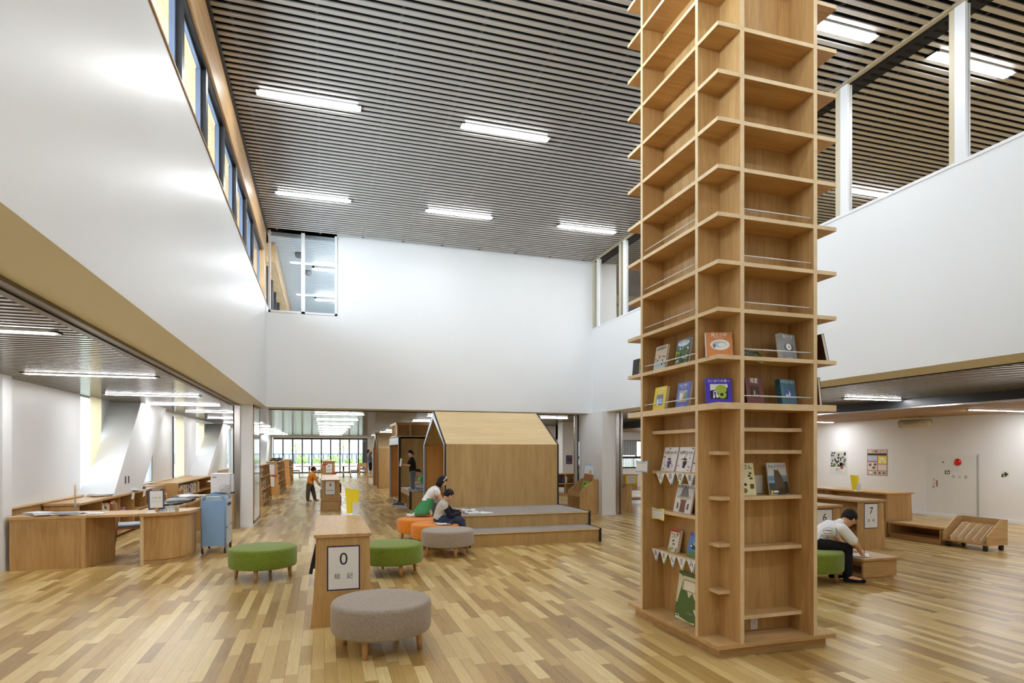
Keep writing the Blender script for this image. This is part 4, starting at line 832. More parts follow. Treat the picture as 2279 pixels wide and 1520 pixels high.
# second hut, bench with shoe cubbies, cubby box above, third hut
t = thing('play_hut', 'flat topped wooden hut behind the bench with shoe cubbies', 'play hut', (2.2, 18.92, 0))
B(2.25, 18.92, 0, 5.2, 18.95, 2.03).build('wall_panel', HUTW, t); B(2.25, 21.7, 0, 5.2, 21.73, 2.0).build('wall_panel', HUTIN, t); B(3.6, 18.95, 0, 3.63, 21.7, 2).build('back_wall', HUTIN, t); B(2.25, 18.92, 2.0, 5.2, 21.73, 2.03).build('roof_panel', HUTW, t)
m = B(2.2, 18.90, 0, 2.26, 18.98, 2.05); m.box(2.2, 21.66, 0, 2.26, 21.74, 2.05); m.box(2.2, 18.90, 1.82, 2.26, 21.74, 2.05); m.box(2.196, 18.885, 0, 2.26, 18.90, 2.05, 1); m.build('portal_frame', [GREYF, BLACKE], t)
t = thing('shelf_tower', 'second shelf tower rising above the flat topped hut', 'bookshelf', (2.15, 18.9, 2.05))
B(2.2, 19.1, 2.05, 4.6, 20.6, 2.5).build('back_panel', BIRCHX, t); B(2.12, 18.86, 2.42, 4.7, 20.7, 2.50).build('top', BIRCHX, t); B(2.12, 18.86, 2.055, 4.7, 20.7, 2.085).build('shelf', EDGE, t)
for x in (2.14, 2.55, 3.35, 4.2): B(x, 18.87, 2.085, x+.03, 19.1, 2.42).build('upright', EDGE, t)
for y in (19.3, 20.2): B(2.13, y, 2.085, 2.2, y+.03, 2.42).build('upright', EDGE, t)
t = thing('bench', 'wooden bench with shoe cubbies between the two huts', 'bench', (2.26, 16.7, 0))
m = B(2.30, 16.7, 0, 5.0, 16.73, .47); m.build('front_panel', HUTW, t); B(2.6, 16.73, 0, 5.0, 18.88, .47).build('body', HUTW, t)
B(2.26, 16.69, .47, 5.0, 18.88, .497).build('top', CARPET, t); B(2.24, 16.68, 0, 2.29, 16.76, .5).build('black_edge', BLACKE, t)
for y in (16.76, 17.45, 18.15, 18.83): B(2.27, y, 0, 2.6, y+.03, .47).build('cubby_divider', BIRCH, t)
B(2.26, 16.76, .35, 2.29, 18.86, .47).build('rail', HUTW, t); B(2.27, 16.76, .02, 2.6, 18.86, .05).build('cubby_floor', BIRCHY, t)
gable('small gabled wooden hut far behind the other two', 2.2, 4.0, 26.63, 29.25, 1.73, 2.45, 0, HUTIN)
t = thing('bench', 'small wooden bench in front of the far hut', 'bench', (2.0, 29.5, 0)); B(1.93, 29.3, .37, 2.45, 30.3, .41).build('top', BIRCHY, t); B(1.96, 29.32, 0, 1.99, 30.3, .37).build('side_panel', BIRCH, t); B(2.4, 29.32, 0, 2.43, 30.3, .37).build('side_panel', BIRCH, t)
# shoes
def shoe(label, x, y, yaw, c, sole, L=.2, z=0, parent=None):
    M = Matrix.Translation((x, y, z)) @ Matrix.Rotation(yaw, 4, 'Z'); t = thing('shoe', label, 'shoe', (x, y, z), 'children\'s shoes on the floor')
    m = MB(); m.ell(M @ Vector((L*.18, 0, .035)), (L*.36, L*.19, .034), 14, 8, 0, M.to_3x3()); m.ell(M @ Vector((-L*.2, 0, .045)), (L*.30, L*.17, .045), 14, 8, 0, M.to_3x3()); m.build('upper', c, t)
    m = MB(); m.ell(M @ Vector((0, 0, .012)), (L*.53, L*.21, .012), 16, 6, 0, M.to_3x3()); m.build('sole', sole, t)
    m = MB(); m.ell(M @ Vector((-L*.22, 0, .085)), (L*.17, L*.10, .008), 12, 5, 0, M.to_3x3()); m.build('opening', BLACKE, t)
gs, ps = colm(150, 150, 156), colm(84, 74, 110)
for lab, x, y, a, c in (('grey shoe on the floor by the bench cubbies, back left', 2.0, 18.75, 2.9, gs), ('grey shoe beside it on the floor by the bench cubbies', 2.11, 18.62, 2.9, gs), ('purple shoe in the middle of the row by the cubbies', 2.04, 18.1, 3.2, ps), ('second purple shoe in the row by the cubbies', 2.15, 17.96, 3.2, ps), ('pale grey shoe nearest the front of the bench', 2.06, 17.2, 3.0, colm(190, 188, 186)), ('second pale grey shoe nearest the front of the bench', 2.17, 17.08, 3.0, colm(190, 188, 186)), ('dark shoe alone on the floor before the far hut', .0, 31.6, .3, colm(90, 90, 96)), ('dark shoe beside another on the open floor', .2, 31.9, .5, colm(90, 90, 96)), ('tan shoe on the floor near the far small bench', 1.75, 30.9, .2, colm(206, 186, 150))):
    shoe(lab, x, y, a, c, PAPER)

# ================================================================ BINS AND SHELVES BY THE RIGHT PIER
def bin_(label, x0, x1, y0, y1, zf, zb):
    t = thing('book_bin', label, 'book bin', (x0, y0, 0))
    for ya in (y0, y1-.025): MB().prism([(x0, .0), (x1, .0), (x1, zb), (x1-.1, zb), (x0, zf)], 'y', ya, ya+.025).build('side_panel', BIRCH, t)
    B(x0, y0+.025, zf-.1, x0+.025, y1-.025, zf).build('front_bar', BIRCHY, t); B(x1-.025, y0+.025, .05, x1, y1-.025, zb).build('back_panel', BIRCH, t); B(x0+.02, y0+.025, .05, x1-.02, y1-.025, .075).build('shelf', BIRCHY, t)
    return t
bin_('wooden picture book bin standing against the right pier', 6.13, 6.62, 13.98, 14.78, .56, .885)
bin_('wooden bin with a sloping side behind the right pier', 7.45, 7.80, 14.38, 15.2, .56, .72)
def board(label, o, w, h, yaw, lean, base, shapes, roll=0):
    F = frame(o, yaw, lean, roll); t = thing('picture_board', label, 'picture board', o, 'tall picture boards in the bin')
    MB().obox(F @ Matrix.Translation((0, .006, h/2)), w, .012, h).build('board', base, t)
    m = MB(); ms = []
    for i, (c, k, *a) in enumerate(shapes):
        ms.append(c); (m.disc(F, a[0]*w, a[1]*h, a[2]*w, a[3]*h, i, .0006+.0002*i) if k == 'd' else m.rect(F, a[0]*w, a[1]*h, a[2]*w, a[3]*h, i, .0006+.0002*i))
    m.build('print', ms, t)
gr = [colm(84, 110, 60), colm(190, 206, 60), colm(120, 150, 60), colm(210, 214, 110)]
q = random.Random(3)
board('tall green picture board leaning in the bin by the pier', (6.30, 14.22, .08), .25, 1.18, R(-30), R(12), colm(140, 170, 60), [(colm(206, 216, 226), 'r', -.5, .80, .5, 1.0), (colm(150, 90, 50), 'r', -.45, .66, .45, .82), (colm(210, 170, 110), 'd', .1, .86, .16, .05)]+[(q.choice(gr), 'd', q.uniform(-.35, .35), q.uniform(.05, .62), .12, .035) for _ in range(16)], roll=R(9))
board('tall pink and blue picture board leaning in the bin by the pier', (6.50, 14.36, .12), .30, 1.16, R(-30), R(10), colm(226, 196, 196), [(colm(150, 186, 226), 'r', -.5, .74, .5, 1.0), (w_, 'd', .1, .85, .16, .07), (colm(220, 120, 50), 'd', -.2, .84, .12, .035), (colm(60, 110, 190), 'd', .34, .82, .08, .03), (colm(220, 190, 60), 'd', .0, .95, .1, .03), (w_, 'd', -.2, .62, .12, .06), (w_, 'd', .06, .62, .12, .06), (w_, 'd', .3, .62, .12, .06)], roll=R(4))
def cubby(label, x0, x1, y0, y1, h, cols, rows, name='low_bookshelf', back=True, top=.03):
    # open side faces -y
    t = thing(name, label, 'bookshelf', ((x0+x1)/2, y0, 0))
    B(x0-.01, y0-.01, h-top, x1+.01, y1, h).build('top', BIRCHX, t); B(x0, y0+.02, 0, x1, y1, .06).build('plinth', BIRCHX, t); B(x0, y1-.02, .06, x1, y1, h-top).build('back_panel', BIRCH, t)
    for i in range(cols+1): x = x0+(x1-x0-.025)*i/cols; B(x, y0, .06, x+.025, y1-.02, h-top).build('upright', BIRCH, t)
    for r in range(rows): z = .06+(h-top-.06)*r/rows; B(x0, y0+.005, z, x1, y1-.02, z+.025).build('shelf', BIRCHX, t)
    return t
cubby('open cubby bookshelf seen between the large hut and the right pier', 7.0, 9.0, 20.3, 20.7, .80, 3, 2)
for i, (x, c, wd) in enumerate(((8.24, 'blue', .05), (8.30, 'navy', .04), (8.36, 'white', .05), (8.72, 'white', .06), (8.80, 'pink', .05))):
    t = thing('book', '%s book on the upper shelf of the cubby behind the right pier' % ('blue', 'dark blue', 'white', 'second white', 'pale pink')[i], 'book', (x, 20.34, .46), 'books behind the right pier'); B(x, 20.34, .455, x+wd, 20.5, .68).build('cover', cm(c), t)
t = thing('storage_box', 'white box on the bottom shelf behind the right pier', 'box', (8.3, 20.34, .09)); B(7.75, 20.34, .085, 8.3, 20.6, .30).build('box', PAPER, t); B(7.75, 20.33, .10, 8.3, 20.34, .13).build('label_strip', colm(176, 180, 196), t)
t = thing('wall_poster', 'small dark colourful poster on the white column in the far right wing', 'poster', (9.05, 21.6, 1.3)); F = frame((9.02, 21.6, 1.28), 0); m = MB(); m.rect(F, -.13, -.17, .13, .17, 0, .002)
q = random.Random(9); ms = [colm(70, 76, 120)]
for i in range(12): ms.append(q.choice([colm(210, 120, 80), colm(120, 150, 200), colm(220, 210, 190), colm(190, 70, 80)])); m.disc(F, q.uniform(-.1, .1), q.uniform(-.12, .14), .03, .025, i+1, .003)
m.rect(F, -.11, -.17, .02, -.13, 0, .003); m.build('print', ms, t)
t = thing('display_unit', 'display unit with a yellow notice behind the right pier', 'display unit', (9.6, 18.0, 0))
B(9.36, 18.0, .3, 9.97, 18.4, .80).build('back_panel', BIRCH, t); B(9.3, 17.98, .80, 10.0, 18.42, .83).build('top', BIRCHX, t); B(9.36, 18.02, 0, 11.6, 18.5, .06).build('plinth', BIRCHX, t); B(9.4, 17.6, .33, 11.6, 18.0, .36).build('bench_top', BIRCHX, t)
for x in (9.42, 10.5, 11.5): B(x, 17.62, .06, x+.03, 18.0, .33).build('upright', BIRCH, t)
t = thing('notice', 'yellow bordered notice on the display unit behind the right pier', 'notice', (9.74, 17.99, .7)); F = frame((9.74, 17.99, .67), 0); m = MB(); m.rect(F, -.21, -.15, .21, .15, 0, .002); m.rect(F, -.15, -.11, .15, .12, 1, .003); m.text(F, 'おすすめ', .05, 0, .05, 2, .004); m.text(F, '本のへや', .04, 0, -.03, 2, .004); m.build('sheet', [YELLOW, PAPER, INK], t)
# ================================================================ RIGHT WING SHELVES
def lowshelf_y(label, x0, x1, y0, y1, h, txt, sub, ncub=3, step=0):
    # long low shelf running along y, end panel faces the viewpoint
    t = thing('low_bookshelf', label, 'bookshelf', ((x0+x1)/2, y0, 0))
    for ya in (y0, y1-.03): MB().prism([(x0-.045, 0), (x1+.045, 0), (x1, h-.03), (x0, h-.03)], 'y', ya, ya+.03).build('end_panel', BIRCH, t)
    B(x0-.03, y0-.03, h-.03, x1+.03, y1+.03, h).build('top', BIRCHY, t); xm = (x0+x1)/2
    B(xm-.012, y0+.03, .05, xm+.012, y1-.03, h-.03).build('centre_panel', BIRCHY, t)
    for z in (.05, .42): B(x0-.03, y0+.03, z, x1+.03, y1-.03, z+.025).build('shelf', BIRCHY, t)
    for i in range(1, ncub): y = y0+(y1-y0)*i/ncub; B(x0+.01, y, .05, xm, y+.025, h-.03).build('divider', BIRCH, t)
    if txt: sign(t, frame((xm-.01, y0, h*.68), 0), .29, .41, txt, sub, bs=.16, ss=.05)
    return t
lowshelf_y('low bookshelf with an end panel marked 7 in the right wing', 8.26, 8.76, 7.66, 11.2, .81, '7', '芸　術')
lowshelf_y('low bookshelf with a half hidden sign, behind the boy in white', 6.75, 7.28, 7.1, 9.6, .81, '6', '産　業', 2)
lowshelf_y('rearmost low bookshelf of the right wing with an empty top shelf', 10.07, 10.66, 8.72, 13.0, .82, '', '', 3)
def stepbench(label, x0, x1, y0, y1, h, ovr=.03):
    t = thing('bench', label, 'bench', ((x0+x1)/2, y0, 0))
    B(x0-ovr, y0-ovr, h-.025, x1+ovr, y1, h).build('top', BIRCHY, t)
    B(x0+.02, y0+.02, 0, x1-.02, y1, .06).build('plinth', BIRCHY, t)
    m = B(x0, y0, .06, x1, y0+.025, h-.025); m.build('end_panel', BIRCHX, t); B(x0, y1-.025, .06, x1, y1, h-.025).build('end_panel', BIRCHX, t)
    B(x1-.025, y0+.025, .06, x1, y1-.025, h-.025).build('side_panel', BIRCHY, t); B(x0, y0+.025, .06, x1-.025, y1-.025, .085).build('shelf', BIRCHY, t)
    B(x0, y0+.025, h-.05, x0+.02, y1-.025, h-.025).build('rail', BIRCHY, t)
    return t
stepbench('low wooden step bench the boy in white writes on', 6.27, 6.80, 5.76, 7.08, .29)
stepbench('low wooden step bench in front of the rearmost shelf', 10.07, 10.7, 7.69, 8.70, .30)
# rolling picture book cart
t = thing('book_cart', 'low wooden book cart on black casters with five dividers', 'cart', (10.27, 7.25, 0))
x0, x1, y0, y1 = 10.06, 10.52, 6.93, 7.66
def cp(b, z0=.09): return [(x0+b, z0), (x1, z0), (x1, .50), (x1-.14, .50), (x0+b, .24)]
for ya in (y0, y1-.022): MB().prism(cp(0), 'y', ya, ya+.022).build('side_panel', BIRCHX, t)
B(x0, y0+.022, .09, x1, y1-.022, .115).build('base_board', BIRCHY, t); B(x1-.022, y0+.022, .115, x1, y1-.022, .50).build('back_panel', BIRCHY, t)
for k in range(5): y = y0+(y1-y0)*(k+1)/6; MB().prism([(x0+.02, .115), (x1-.022, .115), (x1-.022, .40), (x1-.15, .40), (x0+.02, .17)], 'y', y-.006, y+.006).build('divider', EDGE, t)
for x in (x0+.05, x1-.06):
    for y in (y0+.06, y1-.07):
        m = MB(); m.tube([(x, y-.022, .035), (x, y+.022, .035)], .035, 16); m.box(x-.02, y-.03, .06, x+.02, y+.03, .09); m.build('caster', BLACK, t)
# end wall fittings
t = thing('fire_cabinet', 'white fire hydrant cabinet let into the end wall', 'fire cabinet', (14.6, 10.9, .09)); wx = 14.6
B(wx-.006, 10.24, .09, wx, 11.53, 1.51).build('frame', colm(226, 227, 224), t)
dA = B(wx-.014, 11.17, .11, wx-.006, 11.50, 1.49).build('door', colm(224, 226, 224), t); dC = B(wx-.014, 10.28, 1.16, wx-.006, 11.12, 1.48).build('door', colm(224, 226, 224), t); dB = B(wx-.014, 10.28, .11, wx-.006, 11.05, 1.12).build('door', colm(224, 226, 224), t)
B(wx-.04, 10.235, .06, wx, 10.25, 1.53).build('edge_strip', colm(170, 168, 160), t)
m = MB(); m.lathe([(.085, 0), (.085, .02), (.05, .045), (.02, .05)], (wx-.014, 10.72, 1.34), 24, 0, Matrix.Rotation(-pi/2, 3, 'Y')); m.build('alarm_lamp', mat('alarm_red', srgb(214, 30, 30), .25), dC)
F = frame((wx-.015, 10.68, .98), -pi/2); m = MB(); m.text(F, '消　火　栓', .075, 0, 0, 0); m.build('lettering', colm(120, 70, 76), dB)
F = frame((wx-.015, 11.33, .80), -pi/2); m = MB()
for k, c in enumerate('消火器'): m.text(F, c, .07, 0, .09-k*.09, 0)
m.build('lettering', colm(130, 80, 84), dA)
B(wx-.02, 11.215, .72, wx-.014, 11.265, .88).build('handle', STEEL, dA); B(wx-.02, 11.06, 1.32, wx-.014, 11.1, 1.345).build('lock', BLACK, dC)
t = thing('exit_sign', 'small green emergency sticker on the fire cabinet door', 'sign', (wx-.016, 10.98, 1.07)); F = frame((wx-.0165, 10.98, 1.085), -pi/2); m = MB(); m.rect(F, -.06, -.045, .06, .045, 0, .001); m.rect(F, -.03, -.03, -.005, .03, 1, .002); m.disc(F, -.017, .025, .012, .01, 1, .002); m.rect(F, .01, -.03, .04, .02, 1, .002); m.build('plate', [colm(50, 96, 54), PAPER], t)
t = thing('exit_sign', 'small white emergency exit sign with a green arrow on the end wall', 'sign', (wx-.006, 9.67, 1.09)); F = frame((wx-.004, 9.67, 1.085), -pi/2); m = MB(); m.rect(F, -.09, -.07, .09, .07, 0, .002); m.poly(F, [(-.07, -.012), (.0, -.012), (-.02, -.05), (.01, -.05), (.075, 0), (.01, .05), (-.02, .05), (.0, .012), (-.07, .012)], 1, .004); m.rect(F, -.075, -.06, -.03, -.02, 1, .004); m.build('plate', [colm(222, 226, 216), colm(30, 50, 34)], t)
t = thing('wall_poster', 'white poster with dark berry picture on the end wall', 'poster', (wx-.004, 14.28, 1.26)); F = frame((wx-.003, 14.28, 1.255), -pi/2); m = MB(); m.rect(F, -.32, -.365, .32, .365, 0, .002); m.rect(F, -.28, -.12, .28, .33, 1, .003)
q = random.Random(12); ms = [colm(222, 224, 222), colm(196, 196, 196)]; pal = [colm(50, 48, 56), colm(70, 70, 80), colm(96, 110, 70), colm(60, 56, 70)]
for i in range(46): ms.append(q.choice(pal)); m.disc(F, q.uniform(-.26, .26), q.uniform(-.1, .3), .028, .03, i+2, .004)
for c, x, z, r in ((colm(196, 204, 90), .09, .26, .04), (colm(170, 80, 56), .13, -.13, .05), (colm(110, 130, 70), -.14, -.06, .05), (colm(90, 90, 150), -.24, .22, .03)): ms.append(c); m.disc(F, x, z, r, r, len(ms)-1, .005)
ms.append(INK); m.text(F, '実り', .09, 0, -.2, len(ms)-1, .005); m.rect(F, -.12, -.27, .12, -.265, len(ms)-1, .005); m.build('print', ms, t)
t = thing('wall_poster', 'crowded brown and yellow poster on the end wall', 'poster', (wx-.004, 12.96, 1.3)); F = frame((wx-.003, 12.96, 1.296), -pi/2)
ms = [colm(170, 120, 132), colm(214, 196, 176), colm(52, 50, 48), colm(226, 214, 206), colm(230, 216, 70), colm(206, 90, 40), colm(110, 110, 90), colm(180, 196, 216), PAPER]
m = MB(); m.rect(F, -.32, -.36, .32, .36, 0, .002); m.rect(F, -.30, .25, .30, .35, 1, .003); m.rect(F, -.30, .20, .30, .25, 2, .003); m.disc(F, -.03, .30, .035, .035, 5, .004); m.rect(F, -.30, .04, .0, .18, 7, .003); m.rect(F, -.30, -.22, .0, .0, 3, .003); m.rect(F, .03, -.04, .30, .17, 4, .003); m.rect(F, .03, -.22, .30, -.06, 3, .003); m.rect(F, -.30, -.34, .30, -.24, 1, .003)
m.text(F, '給食だより', .075, .04, .30, 2, .004)
for i in range(4): m.disc(F, -.2+i*.14, -.29, .045, .03, 6 if i else 8, .004)
for x, z in ((-.22, -.07), (-.1, -.15), (-.06, -.06)): m.disc(F, x, z, .05, .04, 6, .004)
m.disc(F, .16, .1, .07, .03, 8, .004); m.disc(F, .1, .02, .03, .04, 8, .004); m.disc(F, .24, .02, .03, .04, 8, .004); m.build('print', ms, t)
# ================================================================ OFFICE COUNTER
ct = .72
t = thing('counter', 'front part of the wooden office counter with a flat panel', 'counter', (-3.55, 9.63, 0))
B(-4.0, 9.66, 0, -3.16, 9.69, .66).build('front_panel', BIRCH, t); B(-4.02, 9.63, .685, -3.11, 10.35, .725).build('top', BIRCHX, t)
B(-3.98, 9.69, 0, -3.16, 9.71, .06).build('plinth', BIRCHX, t); B(-3.165, 9.63, 0, -3.12, 10.35, .685).build('end_panel', BIRCH, t); B(-4.0, 9.655, .655, -3.16, 9.665, .685).build('apron', BIRCHX, t)
t = thing('counter', 'lift up flap of the office counter with the opening under it', 'counter', (-2.8, 9.63, .685)); B(-3.105, 9.63, .69, -2.49, 10.30, .722).build('flap', BIRCHX, t)
m = MB(); m.obox(Matrix.Translation((-3.06, 9.93, .34)) @ Matrix.Rotation(R(68), 4, 'Z'), .62, .025, .68); m.build('swing_door', BIRCH, t)
t = thing('counter', 'rounded end of the office counter beside the blue cart', 'counter', (-2.2, 10.2, 0))
def arc(x0, y0, r0, n=14, k=1): return [(x0+r0*sin(pi/2*i/n), y0-r0*cos(pi/2*i/n)*k) for i in range(n+1)]
pts = [(-2.48, 9.63)]+arc(-2.48, 10.33, .66)[1:]+[(-1.82, 13.6), (-2.48, 13.6)]
pts = [(-2.48, 9.63), (-2.3, 9.64), (-2.13, 9.69), (-1.99, 9.80), (-1.90, 9.96), (-1.855, 10.15), (-1.84, 10.4), (-1.84, 10.47), (-2.2, 10.47), (-2.2, 13.6), (-2.62, 13.6), (-2.62, 10.3), (-2.48, 10.3)]
MB().prism(pts, 'z', .685, .725).build('top', BIRCHX, t)
curve = [(-2.44, 9.70), (-2.28, 9.71), (-2.14, 9.76), (-2.03, 9.86), (-1.955, 10.0), (-1.92, 10.16), (-1.91, 10.4), (-1.91, 10.47)]
inner = [(p[0]-.03, p[1]+.03) for p in curve][::-1]
MB().prism(curve+inner, 'z', .06, .685).build('curved_panel', BIRCH, t)
MB().prism([(p[0]-.02, p[1]+.02) for p in curve]+[(p[0]-.03, p[1]+.03) for p in inner], 'z', 0, .06).build('plinth', BIRCHX, t)
B(-2.47, 9.66, 0, -2.43, 10.28, .685).build('end_panel', EDGE, t)
for y in (11.6, 13.55): B(-2.6, y, 0, -2.22, y+.03, .685).build('end_panel', BIRCH, t)
# things on the counter
def sheets(label, x, y, z, n, yaw, cat='papers', cols=(PAPER,), sp=.05, w=.21, l=.297, name='paper_stack', seed=1):
    q = random.Random(seed); t = thing(name, label, cat, (x, y, z))
    for i in range(n):
        M = Matrix.Translation((x+q.uniform(-sp, sp), y+q.uniform(-sp, sp), z+.004+i*.007)) @ Matrix.Rotation(yaw+q.uniform(-.5, .5), 4, 'Z'); MB().obox(M, w, l, .006).build('sheet', q.choice(cols), t)
    return t
gy = colm(206, 208, 214)
sheets('loose papers on the left end of the front counter', -3.72, 9.86, .725, 5, .9, cols=(PAPER, gy), sp=.10)
sheets('grey folders on the front counter left of the flap', -3.38, 9.82, .725, 4, 1.2, cols=(gy, PAPER, colm(150, 150, 156)), sp=.07, seed=2)
sheets('single sheet at the seam of the counter flap', -3.08, 9.85, .725, 1, 1.3)
t = thing('sign_stand', 'notice in a dark frame standing on the rounded counter', 'sign', (-2.28, 9.72, .725)); F = frame((-2.285, 9.74, .775), R(22), R(6))
m = MB(); m.obox(F @ Matrix.Translation((0, .006, .14)), .20, .012, .29, 0); m.rect(F, -.08, .02, .08, .26, 1, .002); m.rect(F, -.05, .27, .05, .282, 2, .003); m.text(F, 'ただいま', .03, 0, .16, 3, .004); m.text(F, 'せきをはずしています', .013, 0, .11, 3, .004); m.build('board', [colm(74, 84, 120), PAPER, STEEL, INK], t); B(-2.30, 9.73, .725, -2.265, 9.80, .79).build('foot', BIRCH, t); MB().obox(Matrix.Translation((-2.34, 9.73, .728)), .14, .10, .006).build('base', PAPER, t)
t = thing('name_card', 'folded white card with black lettering on the rounded counter', 'card', (-2.17, 9.84, .725)); F = frame((-2.17, 9.80, .725), R(22), R(35)); m = MB(); m.poly(F, [(-.11, 0), (.11, 0), (.11, .10), (-.11, .10)], 0, .001); m.text(F, 'まどぐち', .045, .02, .065, 1, .002); m.text(F, 'うけつけ', .045, .02, .025, 1, .002); F2 = frame((-2.145, 9.90, .725), R(202), R(35)); m.poly(F2, [(-.11, 0), (.11, 0), (.11, .10), (-.11, .10)], 0, .001); m.build('card', [PAPER, INK], t)
t = thing('keyboard', 'black keyboard on the office counter', 'keyboard', (-2.35, 10.95, .725)); m = MB(); m.obox(Matrix.Translation((-2.36, 11.0, .74)) @ Matrix.Rotation(R(75), 4, 'Z'), .44, .15, .025); m.build('body', BLACK, t)
m = MB()
for i in range(11):
    for j in range(4): m.obox(Matrix.Translation((-2.36, 11.0, .755)) @ Matrix.Rotation(R(75), 4, 'Z') @ Matrix.Translation((-.19+i*.038, -.05+j*.033, 0)), .03, .026, .008)
o = m.build('keys', colm(56, 56, 60), t)
t = thing('mouse', 'black computer mouse beside the keyboard on the counter', 'mouse', (-2.3, 10.68, .725)); MB().ell((-2.30, 10.70, .74), (.035, .055, .02)).build('body', BLACK, t)
for i, (x, y, lab, c) in enumerate(((-2.42, 11.5, 'grey bag slumped on the office counter', colm(150, 152, 156)), (-2.40, 12.0, 'black and white cloth bundle on the office counter', colm(60, 60, 64)), (-2.42, 12.5, 'pale cloth bundle farther along the office counter', colm(206, 206, 208)))):
    t = thing('cloth_bundle', lab, 'cloth bundle', (x, y, .725)); m = MB(); q = random.Random(i)
    for k in range(5): m.ell((x+q.uniform(-.1, .1), y+q.uniform(-.14, .14), .755+q.uniform(0, .03)), (q.uniform(.08, .13), q.uniform(.12, .18), .035), 14, 8, 0, Matrix.Rotation(q.uniform(0, 3), 3, 'Z'))
    m.build('cloth', c, t)
    if i == 1: MB().ell((x+.05, y-.1, .80), (.10, .14, .03)).build('cloth', PAPER, t)
t = thing('printer', 'large white printer at the end of the office counter', 'printer', (-2.0, 13.6, .0))
B(-2.23, 13.7, .74, -1.86, 14.2, 1.14).build('body', colm(226, 228, 234), t, bevel=.01); B(-1.855, 13.72, .76, -1.80, 14.2, 1.13).build('side_cover', colm(216, 218, 224), t); B(-2.20, 13.695, 1.06, -2.12, 13.70, 1.075).build('badge', colm(110, 114, 124), t); B(-2.3, 13.72, .97, -2.23, 14.0, .99).build('paper_tray', colm(236, 236, 240), t)
B(-2.25, 13.62, 0, -1.80, 14.2, .72).build('stand', BIRCH, t)
t = thing('cable', 'loose white cables hanging at the printer', 'cable', (-1.9, 13.6, .75)); m = MB()
for k in range(3): m.tube([(-1.96+.10*cos(a*.6)+.02*k, 13.64, .84+.07*sin(a*.6+k)) for a in range(11)], .006, 6)
m.build('cable', colm(190, 190, 194), t)
# blue cart
t = thing('book_trolley', 'light blue metal trolley with a hooped handle beside the counter', 'trolley', (-1.65, 10.7, 0)); x0, x1, y0, y1 = -1.83, -1.47, 10.40, 11.02
for y in (y0, y1):
    pts = [(x0+.012, y, .09)]+[(x0+.012, y, .80)]+[(x0+.012+.10*(1-cos(a)), y, .82+.10*sin(a)) for a in (.3, .7, 1.1, pi/2)]+[(x1-.012-.10*(1-cos(a)), y, .82+.10*sin(a)) for a in (pi/2, 1.1, .7, .3)]+[(x1-.012, y, .80), (x1-.012, y, .09)]
    MB().tube(pts, .015, 10).build('hoop', BLUE, t)
    B(x0+.02, y-.008, .12, x1-.02, y+.008, .83).build('end_panel', BLUE, t)
B(x0+.01, y0, .12, x1-.01, y1, .14).build('shelf', BLUE, t); B(x0+.01, y0, .80, x1-.01, y1, .815).build('top_tray', BLUE, t); B(x0, y0+.01, .12, x0+.012, y1-.01, .83).build('side_panel', BLUE, t)
lg = colm(196, 202, 212)
dr = B(x1-.012, y0+.015, .12, x1+.002, y1-.015, .42).build('drawer_front', lg, t); du = B(x1-.012, y0+.015, .43, x1+.002, y1-.015, .83).build('drawer_front', lg, t)
B(x1+.002, y0+.14, .73, x1+.005, y1-.15, .78).build('handle_slot', BLACK, du)
for y in (y0+.05, y1-.05): MB().ell((x1+.004, y, .40), (.008, .014, .014)).build('lock', BLACK, dr)
for x in (x0+.02, x1-.02):
    for y in (y0+.02, y1-.02):
        m = MB(); m.tube([(x-.012, y, .045), (x+.012, y, .045)], .045, 16, 0); m.box(x-.02, y-.012, .05, x+.02, y+.012, .10, 1); m.build('caster', [BLACK, CHROME], t)
t = thing('wire_basket', 'white basket on top of the blue trolley', 'basket', (-1.67, 10.6, .815)); m = MB(); a, b, c, d = x0+.05, y0+.03, x1-.05, y0+.3
for (p, q_, r_, s_) in ((a, b, c, b+.006), (a, d, c, d+.006), (a, b, a+.006, d), (c-.006, b, c, d)): m.box(p, q_, .82, r_, s_, .885)
m.box(a, b, .816, c, d, .822); m.build('basket', colm(206, 226, 236), t)
t = thing('wire_basket', 'second basket with green folders on the blue trolley', 'basket', (-1.67, 10.9, .815)); m = MB(); b, d = y0+.33, y1-.04
for (p, q_, r_, s_) in ((a, b, c, b+.006), (a, d, c, d+.006), (a, b, a+.006, d), (c-.006, b, c, d)): m.box(p, q_, .82, r_, s_, .87, 0)
m.box(a+.03, b+.03, .82, c-.03, d-.03, .875, 1); m.build('basket', [colm(206, 226, 236), colm(150, 196, 160)], t)
# office chairs
c1 = chair('wooden office chair with a pale blue seat behind the counter flap', -2.92, 10.86, R(110), mat('pale_blue_seat', srgb(176, 194, 220), .5), DARKWOOD, 'chairs in the office')
dup(c1, (-2.62, 12.6, 0), 'wooden chair back in the office behind the black keyboard', R(95), 'chairs in the office')
dup(c1, (-2.66, 14.2, 0), 'farther wooden chair back in the office beside the bookshelf', R(95), 'chairs in the office')
